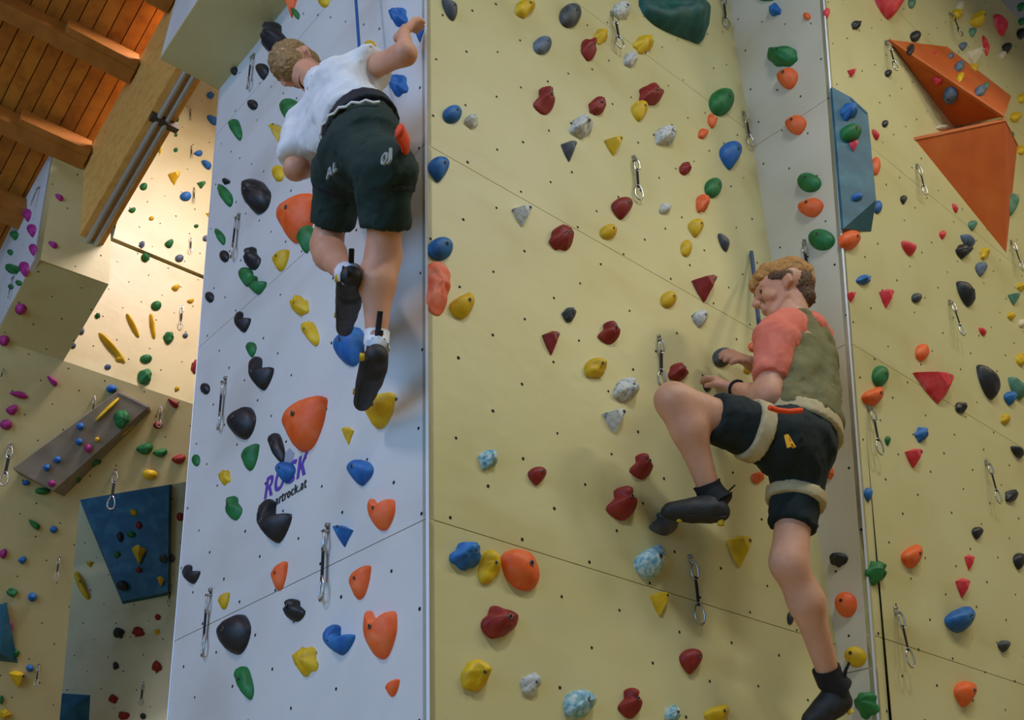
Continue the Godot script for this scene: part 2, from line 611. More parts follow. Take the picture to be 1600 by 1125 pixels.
# ---------------------------------------------------------------- people
func hand(f: Field, wrist: Vector3, dir: Vector3, palm: Vector3, thumb_side: float, sc: float, curl: float):
	dir = dir.normalized()
	palm = (palm - dir * palm.dot(dir)).normalized()
	var side = dir.cross(palm) * thumb_side
	var lens = [0.062, 0.071, 0.066, 0.052]
	f.bone(wrist - dir * 0.05 * sc, wrist + dir * 0.01 * sc, 0.026 * sc, 0.025 * sc, false, palm, 0.8)
	for q in 4:
		var kn = wrist + (dir * (0.078 - 0.004 * absf(q - 1.0)) + side * (0.03 - 0.02 * q)) * sc
		f.bone(wrist + side * (0.014 - 0.009 * q) * sc + dir * 0.012 * sc, kn, 0.015 * sc, 0.0125 * sc)
		var a = kn
		var an = curl * 0.55
		for j in 3:
			var l: float = lens[q] * [0.46, 0.3, 0.24][j] * sc
			var b = a + (dir * cos(an) + palm * sin(an)) * l
			f.bone(a, b, (0.0095 - 0.0008 * j) * sc, (0.0087 - 0.0008 * j) * sc)
			a = b
			an += curl
	var t0 = wrist + (dir * 0.018 + side * 0.02) * sc
	var t1 = t0 + (dir * 0.03 + side * 0.026 + palm * 0.014) * sc
	var t2 = t1 + (dir * 0.03 + side * 0.006 + palm * 0.02) * sc
	f.bone(t0, t1, 0.015 * sc, 0.012 * sc)
	f.bone(t1, t2, 0.0115 * sc, 0.009 * sc)

func head(f: Field, c: Vector3, fw: Vector3, up: Vector3, sc: float):
	fw = fw.normalized()
	up = (up - fw * up.dot(fw)).normalized()
	var rt = fw.cross(up)
	var at = func(x, y, z): return c + (rt * x + up * y + fw * z) * sc
	f.bone(at.call(0, 0.035, -0.025), at.call(0, 0.03, 0.03), 0.079 * sc, 0.07 * sc)
	f.bone(at.call(0, -0.02, 0.02), at.call(0, -0.06, 0.05), 0.06 * sc, 0.04 * sc)
	f.bone(at.call(0, -0.078, 0.062), at.call(0, -0.094, 0.07), 0.022 * sc, 0.018 * sc)       # chin
	for s in [-1, 1]:
		f.bone(at.call(s * 0.042, -0.045, 0.005), at.call(s * 0.02, -0.088, 0.06), 0.017 * sc, 0.017 * sc)   # jaw
		f.bone(at.call(s * 0.035, -0.015, 0.07), at.call(s * 0.045, -0.03, 0.055), 0.02 * sc, 0.02 * sc)   # cheek
		f.bone(at.call(s * 0.012, 0.03, 0.096), at.call(s * 0.045, 0.032, 0.078), 0.010 * sc, 0.010 * sc)  # brow
		f.bone(at.call(s * 0.074, 0.006, -0.012), at.call(s * 0.07, -0.016, -0.006), 0.011 * sc, 0.008 * sc)  # ear
		f.bone(at.call(s * 0.085, 0.014, -0.022), at.call(s * 0.082, -0.01, -0.024), 0.007 * sc, 0.006 * sc)
	f.bone(at.call(0, 0.018, 0.1), at.call(0, -0.02, 0.122), 0.009 * sc, 0.0125 * sc)          # nose
	f.bone(at.call(-0.011, -0.025, 0.108), at.call(0.011, -0.025, 0.108), 0.009 * sc, 0.009 * sc)
	f.bone(at.call(-0.018, -0.048, 0.096), at.call(0.018, -0.048, 0.096), 0.008 * sc, 0.008 * sc)  # lips
	f.bone(at.call(-0.015, -0.061, 0.094), at.call(0.015, -0.061, 0.094), 0.008 * sc, 0.008 * sc)

func eyes(parent: Node3D, c: Vector3, fw: Vector3, up: Vector3, sc: float):
	fw = fw.normalized()
	up = (up - fw * up.dot(fw)).normalized()
	var rt = fw.cross(up)
	for s in [-1, 1]:
		var sp = SphereMesh.new()
		sp.radius = 0.0115 * sc
		sp.height = 0.023 * sc
		sp.radial_segments = 16
		sp.rings = 8
		var e = part("eye", sp, solid("eye", rgb(60, 44, 36), 0.3), parent)
		e.position = c + (rt * s * 0.033 + up * 0.008 + fw * 0.083) * sc - parent.position
		var bw = Builder.new()
		var p = func(x, y, z): return c + (rt * x * s + up * y + fw * z) * sc
		bw.tube([p.call(0.014, 0.037, 0.103), p.call(0.03, 0.041, 0.099), p.call(0.05, 0.036, 0.085)], 0.0042 * sc, 6)
		bw.shift(parent.position)
		part("eyebrow", bw.mesh(), solid("brow", rgb(112, 78, 48), 0.9), parent)

func shoe(parent: Node3D, heel: Vector3, toe: Vector3, ankle: Vector3, sole: Vector3, sc: float, label := ""):
	var d = (toe - heel).normalized()
	sole = (sole - d * sole.dot(d)).normalized()
	var side = d.cross(sole)
	var ln = heel.distance_to(toe)
	var b = Builder.new()
	var f = grid([heel, toe, ankle], 0.006, 170.0, 0.1)
	f.bone(heel + d * 0.026, heel.lerp(toe, 0.5), 0.031 * sc, 0.034 * sc, false, side, 0.98)
	f.bone(heel.lerp(toe, 0.3), toe - d * 0.03 + sole * 0.004, 0.035 * sc, 0.024 * sc, false, side, 1.2)
	f.bone(heel.lerp(toe, 0.6) + sole * 0.006, toe - d * 0.016 + sole * 0.012, 0.028 * sc, 0.016 * sc, false, side, 1.2)
	f.bone(heel.lerp(toe, 0.22), heel.lerp(toe, 0.22).lerp(ankle, 0.75), 0.033 * sc, 0.034 * sc, true)
	f.bone(heel.lerp(toe, 0.18).lerp(ankle, 0.7), heel.lerp(toe, 0.7), 0.03 * sc, 0.026 * sc)
	f.into(b, folds(5.0, 5), 0.002)
	var rand = Builder.new()
	rand.slab([heel + d * 0.012 + side * 0.022 + sole * 0.027 * sc, heel.lerp(toe, 0.55) + side * 0.031 + sole * 0.031 * sc, toe - d * 0.03 + side * 0.024 + sole * 0.026, toe - d * 0.006 + sole * 0.022, toe - d * 0.03 - side * 0.024 + sole * 0.026, heel.lerp(toe, 0.55) - side * 0.031 + sole * 0.031 * sc, heel + d * 0.012 - side * 0.022 + sole * 0.027 * sc], sole, 0.006)
	rand.shift(parent.position)
	b.shift(parent.position)
	var o = part("climbing_shoe", b.mesh(), patchy("shoe", [rgb(24, 23, 23), rgb(34, 32, 31), rgb(46, 44, 42)], 0.02, 4.0, 0.6), parent)
	part("rubber_sole", rand.mesh(), solid("rubber", rgb(26, 26, 27), 0.7), o)
	if label != "": o.set_meta("label", label)
	var tb = Builder.new()
	var up = (ankle - heel.lerp(toe, 0.2)).normalized()
	for s in [-1, 1]:
		var base = ankle - d * 0.028 * sc + side * s * 0.018
		tb.tube([base - up * 0.01, base + up * 0.02 - d * 0.015 + side * s * 0.008, base + up * 0.035 - d * 0.03 + side * s * 0.014], 0.008, 6, false, 0.4, d)
	tb.shift(parent.position)
	part("pull_tab", tb.mesh(), solid("tab", rgb(18, 18, 19), 0.8), o)
	var ds = Builder.new()
	var spot = heel.lerp(toe, 0.12) + sole * 0.041 * sc
	ds.tube([spot - sole * 0.012, spot + sole * 0.002], 0.011, 12)
	var spot2 = heel.lerp(toe, 0.74) + sole * 0.036 * sc
	ds.tube([spot2 - sole * 0.008, spot2 + sole * 0.0035], 0.009, 12)
	ds.shift(parent.position)
	part("heel_badge", ds.mesh(), solid("badge", rgb(220, 178, 20), 0.6), o)
	return o

func text_on(parent: Node3D, called, said: String, at: Vector3, right: Vector3, out: Vector3, size: float, m: Material, slant := 0.0, thick := 0.0012):
	var t = TextMesh.new()
	t.text = said
	t.font_size = 64
	t.pixel_size = size / 46.0
	t.depth = thick
	var fo = SystemFont.new()
	fo.font_names = PackedStringArray(["Droid Sans"])
	fo.font_weight = 700
	t.font = fo
	var o = part(called, t, m, parent)
	var x = right.normalized()
	var z = (out - x * out.dot(x)).normalized()
	var y = z.cross(x)
	o.transform = Transform3D(Basis(x, y + x * slant, z), at - parent.position)
	return o

func body_part(called, b, m, parent: Node3D, label := ""):
	b.shift(parent.position)
	var o = part(called, b.mesh(), m, parent)
	if label != "": o.set_meta("label", label)
	return o

# ---------------------------------------------------------------- the scene
func _ready():
	# camera
	var cam = Camera3D.new()
	cam.fov = rad_to_deg(2.0 * atan(562.5 / FOCAL))
	cam.transform = Transform3D(look, EYE)
	cam.name = "camera"
	add_child(cam)
	cam.current = true
	# sky and exposure
	var env = Environment.new()
	env.background_mode = Environment.BG_SKY
	var sky = Sky.new()
	var psm = ProceduralSkyMaterial.new()
	psm.sky_top_color = rgb(120, 160, 214)
	psm.sky_horizon_color = rgb(196, 214, 236)
	psm.ground_horizon_color = rgb(170, 176, 180)
	psm.ground_bottom_color = rgb(110, 108, 100)
	sky.sky_material = psm
	env.sky = sky
	env.tonemap_mode = Environment.TONE_MAPPER_LINEAR
	env.tonemap_exposure = 0.93
	env.sdfgi_enabled = true
	env.ssao_enabled = true
	env.ssil_enabled = true
	var we = WorldEnvironment.new()
	we.environment = env
	we.name = "surroundings"
	add_child(we)
	# daylight through the window front (X = -7, looking along +X)
	var day = AreaLight3D.new()
	day.name = "window_daylight"
	day.area_size = Vector2(9.0, 5.0)
	day.light_color = Color(0.56, 0.77, 1.0)
	day.light_energy = 46.0
	day.area_range = 40.0
	day.shadow_enabled = true
	day.transform = Transform3D(Basis(-NB, Vector3.UP, -HB), hall * Vector3(-6.85, 4.1, -0.5))
	add_child(day)
	shared_bump = noise_tex([], 0.05, 77, true)
	# hanging lamps: [hall X, height, hall Z, energy]; the last is added to brighten the left side
	for l in [[3.6, 7.0, 1.3, 6.5, "in front of the cream main wall"], [5.8, 7.0, 1.5, 8.0, "in front of the leaning wall"], [0.8, 7.2, 1.6, 13.0, "above the tower corner"], [2.2, 7.6, -4.1, 17.0, "between the tower and the back wall"], [-2.8, 6.5, -2.6, 9.0, "added as fill near the window front"]]:
		lamp(l[0], l[1], l[2], l[3], Color(1.0, 0.92, 0.94) if l[2] < -1.0 else (Color(1.0, 0.93, 0.7) if l[0] > 5.0 else Color(0.97, 1.0, 1.0)), l[4])
	planes()
	structure()
	background()
	volumes()
	holds()
	draws()
	climber_in_white()
	climber_in_olive()

func lamp(x, y, z, e, tint: Color, place: String):
	var p: Vector3 = hall * Vector3(x, y, z)
	var o = thing("hall_lamp", "long white hanging hall lamp " + place, "lamp", p, "hanging hall lamps")
	var b = Builder.new()
	b.box(Vector3(0, 0.04, 0), hall, Vector3(1.26, 0.07, 0.4))
	part("housing", b.mesh(), solid("lamp_white", rgb(220, 220, 215), 0.5), o)
	var g = Builder.new()
	g.box(Vector3(0, -0.002, 0), hall, Vector3(1.2, 0.01, 0.34))
	var gm = solid("lamp_glow", rgb(255, 240, 215), 0.5)
	gm.emission_enabled = true
	gm.emission = Color(1.0, 0.97, 0.94)
	gm.emission_energy_multiplier = 1.5
	part("diffuser", g.mesh(), gm, o)
	var c = Builder.new()
	for s in [-0.5, 0.5]: c.tube([hall * Vector3(s, 0.07, 0), hall * Vector3(s, 2.2, 0)], 0.004, 5)
	part("suspension_wires", c.mesh(), solid("steel", rgb(190, 188, 182), 0.28, 0.95), o)
	var li = AreaLight3D.new()
	li.area_size = Vector2(1.2, 0.34)
	li.light_color = tint
	li.light_energy = e
	li.area_range = 30.0
	li.shadow_enabled = true
	li.transform = Transform3D(Basis(HB, NB, Vector3.DOWN) if false else Basis(HB, -NB, Vector3.UP), Vector3(0, -0.012, 0))
	o.add_child(li)

var arete0: Vector3
var arete1: Vector3
var slope := (HA * cos(deg_to_rad(25.0)) - Vector3.UP * sin(deg_to_rad(25.0))).normalized()

func planes():
	var p0 = EYE + ray(667, 562.5) * 2.9
	walls["B"] = {"n": NB, "p": p0}
	arete0 = on("B", 669, 1125)
	arete1 = on("B", 665, 0)
	var na = (arete1 - arete0).cross(HA).normalized()
	if na.dot(EYE - p0) < 0: na = -na
	walls["A"] = {"n": na, "p": p0}
	walls["C"] = {"n": -HB, "p": on("B", 1232, 562)}
	var c0 = on("C", 1372, 1125)
	var c1 = on("C", 1287, 0)
	var nd = (c1 - c0).cross(HB).normalized()
	if nd.dot(EYE - c0) < 0: nd = -nd
	walls["D"] = {"n": nd, "p": c0}
	walls["E"] = {"n": NB, "p": EYE + ray(200, 500) * 7.0}
	var corner = on("E", 99, 564)
	var nf = slope.cross(HB).normalized()
	if nf.dot(EYE - corner) < 0: nf = -nf
	walls["R"] = {"n": nf, "p": corner}
	walls["F"] = {"n": (NB * cos(deg_to_rad(30.0)) - Vector3.UP * sin(deg_to_rad(30.0))).normalized(), "p": corner}
	walls["X"] = {"n": NB, "p": on("R", 170, 444)}
	var bl = on("X", 55, 403)
	var nl = (on("X", 85, 228) - bl).cross(HA).normalized()
	if nl.dot(EYE - bl) < 0: nl = -nl
	walls["L"] = {"n": nl, "p": bl}
	walls["G"] = {"n": Vector3(0, 0, 1), "p": on("F", 127, 778) - Vector3(0, 0, 1.5)}

func structure():
	var cream = patchy("cream_paint", [rgb(188, 172, 112), rgb(204, 193, 138), rgb(209, 199, 146), rgb(213, 204, 152)], 0.006, 0.9, 0.42, 0.12, true)
	var white = patchy("white_paint", [rgb(200, 194, 186), rgb(214, 212, 208), rgb(218, 217, 214), rgb(222, 222, 220)], 0.006, 0.9, 0.5, 0.12, true)
	var al0 = on("A", 262, 1125)
	var al1 = on("A", 355, 0)
	var jb = [on("B", 670, 810).y, on("B", 680, 233).y]
	var step: float = jb[1] - jb[0]
	var ys = [0.0, jb[0] - step, jb[0], jb[1], jb[1] + step, jb[1] + step * 2]
	tall_wall("wall_tower", "A", "white overhanging tower wall with the purple lettering", al0, al1, arete0, arete1, ys, white)
	var bc = on("B", 1232, 562)
	tall_wall("wall_main", "B", "tall cream main climbing wall right of the tower edge", arete0, arete1, bc - Vector3.UP, bc + Vector3.UP, ys, cream)
	var cd0 = on("C", 1372, 1125)
	var cd1 = on("C", 1287, 0)
	var jc = on("C", 1315, 541).y
	tall_wall("wall_return", "C", "narrow return wall in the corner beside the main wall", bc - Vector3.UP, bc + Vector3.UP, cd0, cd1, [1.5, jc - step, jc, jc + step, jc + 2 * step], patchy("grey_paint", [rgb(200, 188, 162), rgb(214, 204, 182), rgb(219, 210, 190)], 0.006, 0.9, 0.45, 0.12, true))  # greyed cream: the cool daylight on this face is put into the paint
	var jd = [on("D", 1370, 994).y, on("D", 1362, 556).y]
	var sd: float = jd[1] - jd[0]
	tall_wall("wall_right", "D", "leaning cream climbing wall with the orange volume", cd0, cd1, cd0 + HB * 4.5, cd1 + HB * 4.5, [1.5, jd[0] - sd, jd[0], jd[1], jd[1] + sd, jd[1] + 2 * sd, jd[1] + 3 * sd], cream)
	var pl = Builder.new()
	var pc = at_height(cd0, cd1, 1.5)
	pl.slab([pc, pc + HB * 4.5, pc + HB * 4.5 - Vector3.UP * 1.5, pc - Vector3.UP * 1.5], NB, 0.05)
	tag(part("wall_plinth", pl.mesh(), cream, self), "plain plinth below the leaning wall", "wall", "", "structure")
	var metal = solid("edge_trim", rgb(214, 214, 220), 0.4, 0.2)
	bar("trim_1", "pale metal edge strip on the tower corner", at_height(arete0, arete1, 0.0), at_height(arete0, arete1, 8.0), NB - HB, Vector2(0.008, 0.004), metal)
	bar("trim_2", "pale metal edge strip on the leaning wall corner", at_height(cd0, cd1, 1.5), at_height(cd0, cd1, 7.2), walls["D"].n - HB, Vector2(0.008, 0.004), metal)
	bar("trim_3", "pale edge strip on the back edge of the tower", at_height(al0, al1, 0.0), at_height(al0, al1, 7.0), walls["A"].n + HA, Vector2(0.008, 0.004), metal)
	# tower back and the jutting tower head
	var k = Builder.new()
	var t0 = at_height(al0, al1, 0.0)
	var t1 = at_height(al0, al1, 7.4)
	k.slab([t0 + HB * 0.03, t0 + HB * 1.9, t1 + HB * 1.9, t1 + HB * 0.03], HA, 0.03)
	tag(part(numbered("wall_tower_back"), k.mesh(), white, self), "back face of the white climbing tower", "wall", "", "structure")
	var hp = on("A", 343, 139)
	var n_up = Vector3.UP
	var c1 = hit(250, 92, n_up, hp)
	var c2 = hit(310, 0, n_up, hp)
	var c3 = hit(352, 140, n_up, hp)
	var far = c2 + (c2 - c1) * 0.7
	var head_node = thing("wall_tower_head", "boxy tower head jutting out with a shaded underside", "wall", c1, "", "structure")
	var u = Builder.new()
	u.slab([c1, far, far + HB * 0.9, c1 + HB * 0.62], Vector3.DOWN, 0.02)
	u.shift(c1)
	part("underside_panel", u.mesh(), cream, head_node)
	var sidep = Builder.new()
	var lift = n_up * 0.0205
	sidep.slab([c1 + lift, far + lift, far + n_up * 1.6, c1 + n_up * 1.6], -HB, 0.02)
	sidep.slab([c1 + HB * 0.021 + lift, c1 + HB * 0.62 + lift, c1 + HB * 0.62 + n_up * 1.6, c1 + HB * 0.021 + n_up * 1.6], HA, 0.02)
	sidep.shift(c1)
	part("side_panel", sidep.mesh(), white, head_node)
	walls["H"] = {"n": Vector3.DOWN, "p": c1}
	wall_say["H"] = "tower head"
	# the hall: floor, outer walls, roof
	var floor_b = Builder.new()
	floor_b.box(hall * Vector3(0.5, -0.1, -1.5), hall, Vector3(17.4, 0.2, 21.4))
	tag(part("floor", floor_b.mesh(), patchy("floor_mat", [rgb(160, 138, 76), rgb(174, 152, 88), rgb(182, 160, 96)], 0.02, 1.0, 0.9, 0.0, true), self), "warm timber-coloured hall floor", "floor", "", "structure")
	var plaster = patchy("plaster", [rgb(196, 190, 176), rgb(206, 200, 186)], 0.02, 0.8, 0.9, 0.0, true)
	for q in [["wall_right_end", Vector3(9.1, 5.5, -1.5), Vector3(0.2, 11, 21)], ["wall_behind", Vector3(0.5, 5.5, 9.1), Vector3(17, 11, 0.2)], ["wall_far", Vector3(0.5, 5.5, -12.1), Vector3(17, 11, 0.2)]]:
		var wb = Builder.new()
		wb.box(hall * q[1], hall, q[2])
		tag(part(q[0], wb.mesh(), plaster, self), "plain plastered outer wall of the hall", "wall", "", "structure")
	var lw = thing("wall_window_side", "outer wall with the tall daylight window front", "wall", hall * Vector3(-7.1, 0, 0), "", "structure")
	for q in [[Vector3(0, 0.7, -1.5), Vector3(0.2, 1.4, 21)], [Vector3(0, 9.0, -1.5), Vector3(0.2, 4.4, 21)], [Vector3(0, 4.1, 6.6), Vector3(0.2, 5.4, 5)], [Vector3(0, 4.1, -8.6), Vector3(0.2, 5.4, 7)]]:
		var wb = Builder.new()
		wb.box(hall * q[0], hall, q[1])
		part("wall_panel", wb.mesh(), plaster, lw)
	var wn = thing("window_1", "tall glazed window front on the daylight side", "window", hall * Vector3(-7.1, 1.4, 0), "", "structure")
	for q in 7:
		var wb = Builder.new()
		wb.box(hall * Vector3(0, 2.7, -5.05 + q * 1.52), hall, Vector3(0.08, 5.4, 0.07))
		part("window_frame", wb.mesh(), solid("frame_grey", rgb(120, 124, 128), 0.5), wn)
		if q < 6:
			var gb = Builder.new()
			gb.box(hall * Vector3(-0.02, 2.7, -4.29 + q * 1.52), hall, Vector3(0.01, 5.4, 1.45))
			var gm = solid("glass", Color(0.9, 0.95, 1.0, 0.08), 0.02)
			gm.transparency = BaseMaterial3D.TRANSPARENCY_ALPHA
			part("pane", gb.mesh(), gm, wn)
	# roof: planks along the slope on the near side of the far eaves, and the other slope behind the eye
	var wood = StandardMaterial3D.new()
	var ridge_z = 1.0
	var r0 = on("X", 133, 245) + slope * 0.0
	var rz = (r0 * hall).z
	var ry = r0.y
	var wood_mats = []
	for q in 3:
		var m = patchy("roof_wood_%d" % q, [rgb(148, 84, 14), rgb(186 + q * 8, 112 + q * 7, 26 + q * 4), rgb(206, 132 + q * 4, 40)], 0.012, 1.0, 0.6, 0.0, true)
		m.uv1_scale = Vector3(2.2, 2.2, 2.2)
		wood_mats.append(m)
	var roof = thing("roof", "sloping timber roof of boards on purlins", "roof", Vector3.ZERO, "", "structure")
	var roof_n = walls["R"].n as Vector3
	var pw = 0.09
	var start = (r0 * hall).x - 2.9
	var zlen = 6.2
	for q in 33:
		var x = start + q * pw
		var bd = Builder.new()
		var base = hall * Vector3(x + pw * 0.5, ry + 0.16, rz) - slope * 2.6
		bd.box(base - roof_n * 0.012 , Basis(HB, -roof_n, -slope), Vector3(pw - 0.006, 0.024, zlen + 2.0))
		part("roof_board", bd.mesh(), wood_mats[(q * 7) % 3], roof)
	var deck = Builder.new()
	var xg: float = (r0 * hall).x + 0.15
	var da = hall * Vector3(-7.1, 0, 0)
	var far_p = hall * Vector3(0, ry + 0.22, rz) + slope * 7.0
	var near_p = hall * Vector3(0, ry + 0.22, rz) - slope * 7.6
	deck.slab([far_p + HB * -7.2, far_p + HB * xg, near_p + HB * xg, near_p + HB * -7.2], roof_n, 0.1)
	var down2 = (NB * cos(deg_to_rad(14.0)) - Vector3.UP * sin(deg_to_rad(14.0))).normalized()
	var np2 = near_p + down2 * 9.0
	deck.slab([near_p + HB * -7.2, near_p + HB * xg, np2 + HB * xg, np2 + HB * -7.2], Vector3.DOWN, 0.1)
	deck.box(hall * Vector3((xg + 9.2) * 0.5, 10.9, -1.5), hall, Vector3(9.2 - xg, 0.15, 21.4))
	deck.box(hall * Vector3(xg + 0.05, 9.2, -8.0), hall, Vector3(0.1, 3.6, 8.0))
	deck.box(hall * Vector3(xg + 0.05, 9.9, 2.4), hall, Vector3(0.1, 2.0, 13.4))
	deck.box(hall * Vector3(xg + 0.05, 8.9, -3.2), hall, Vector3(0.1, 4.0, 2.2))
	part("roof_deck", deck.mesh(), solid("deck", rgb(104, 62, 20), 0.8), roof)
	var beam_wood = patchy("beam_wood", [rgb(150, 90, 26), rgb(172, 108, 38), rgb(186, 122, 50)], 0.012, 2.0, 0.55, 0.0, true)
	for q in [[100, 58], [40, 205], [250, -6], [0, 325]]:
		var c = hit(q[0], q[1], roof_n, r0 - Vector3.UP * 0.02)
		var bd = Builder.new()
		var left = c - HB * 2.4
		var xr = hall.inverse() * c
		var x_end = (r0 * hall).x
		var right_end = hall * Vector3(x_end, xr.y, xr.z)
		bd.box((left + right_end) * 0.5, Basis(HB, -roof_n, -slope), Vector3(left.distance_to(right_end), 0.17, 0.1))
		part("purlin", bd.mesh(), beam_wood, roof)
		var pk = Builder.new()
		pk.box(right_end - HB * 0.22 - slope * 0.075, Basis(HB, -roof_n, -slope), Vector3(0.44, 0.15, 0.05))
		part("purlin_splice", pk.mesh(), beam_wood, roof)
	# glued beam with the steel rail under it
	var glu = patchy("glulam", [rgb(204, 142, 62), rgb(228, 170, 86), rgb(236, 182, 100)], 0.02, 3.0, 0.5, 0.0, true)
	walls["K"] = {"n": -HB, "p": r0}
	var gb0 = on("X", 125, 368)
	var gt0 = r0
	var gdir = (on("K", 263, 10) - r0).normalized()
	var gl = 3.6
	var g_b = Builder.new()
	g_b.slab([gt0, gb0, gb0 + gdir * gl, gt0 + gdir * gl], -HB, 0.15)
	var beam = thing("roof_beam", "large glued timber beam sloping down to the bulkhead", "beam", Vector3.ZERO, "", "structure")
	part("glued_beam", g_b.mesh(), glu, beam)
	var under = (gb0 - gt0).normalized()
	for e in [0.05, 0.1]:
		var rb = Builder.new()
		var a: Vector3 = gb0 + HB * e + under * 0.018 - gdir * 0.02
		rb.tube([a, a + gdir * gl], 0.017, 8)
		part("steel_rail", rb.mesh(), solid("rail", rgb(186, 184, 176), 0.4, 0.5), beam)
	for e in [0.97]:
		var cb = Builder.new()
		cb.box(gb0 + gdir * e + HB * 0.09 + under * 0.014, Basis(HB, under, HB.cross(under)), Vector3(0.17, 0.04, 0.05))
		part("rail_clamp", cb.mesh(), solid("clamp", rgb(84, 74, 56), 0.6, 0.4), beam)

func slab_wall(called, key, label, polys: Array, m: Material, thick := 0.03, du := 0.26, dv := 0.13):
	var w = walls[key]
	var o = wall_node(called, key, label)
	for poly in polys:
		var pts = []
		for q in poly.size() / 2: pts.append(on(key, poly[q * 2], poly[q * 2 + 1]))
		var b = Builder.new()
		b.slab(pts, w.n, thick)
		part("panel", b.mesh(), m, o)
		bolt_holes(o, key, pts, du, dv)
	return o

func background():
	var cream: Material = mats["cream_paint"]
	var ew = wall_node("wall_back", "E", "bright cream back wall of two stepped panels under the beam")
	for q in [[5.0, 6.045, -0.03, 4.0, 0.0], [6.065, 8.6, 0.02, 4.0, 0.02]]:
		var b = Builder.new()
		var e0 = on("E", 99, 564)
		var x0: float = (e0 * hall).x + (0.0 if q[0] < 6.0 else 0.1)
		var z0: float = (e0 * hall).z + q[4]
		b.slab([hall * Vector3(x0, q[0], z0), hall * Vector3(x0 + q[3], q[0], z0), hall * Vector3(x0 + q[3], q[1], z0), hall * Vector3(x0, q[1], z0)], NB, 0.05 + q[4])
		part("panel", b.mesh(), cream, ew)
		walls["E2"] = {"n": NB, "p": hall * Vector3(x0, q[0], z0)}
		bolt_holes(ew, "E2", [hall * Vector3(x0, q[0], z0), hall * Vector3(x0 + 1.6, q[0], z0), hall * Vector3(x0 + 1.6, q[1], z0), hall * Vector3(x0, q[1], z0)], 0.24, 0.12)
	slab_wall("wall_bulkhead_underside", "R", "shaded sloping underside of the bulkhead", [[55, 403, 170, 444, 99, 564, -7, 529]], cream)
	slab_wall("wall_overhang", "F", "overhanging cream wall below the bright back wall", [[-140, 484, 420, 671, 420, 732, 125, 780, -140, 823], [-140, 823, 125, 780, 93, 1125, 80, 1250, -140, 1250]], cream)
	slab_wall("wall_bulkhead", "X", "cream bulkhead front under the timber beam", [[85, 228, 132, 246, 172, 262, 173, 400, 170, 444, 55, 403]], cream)
	slab_wall("wall_bulkhead_side", "L", "pale side of the bulkhead with magenta holds", [[85, 228, 55, 403, -60, 622, -60, 490]], mats["white_paint"])
	slab_wall("wall_recess", "G", "shaded recessed lower wall beside the white tower", [[-20, 660, 420, 600, 420, 1300, -20, 1300]], cream)

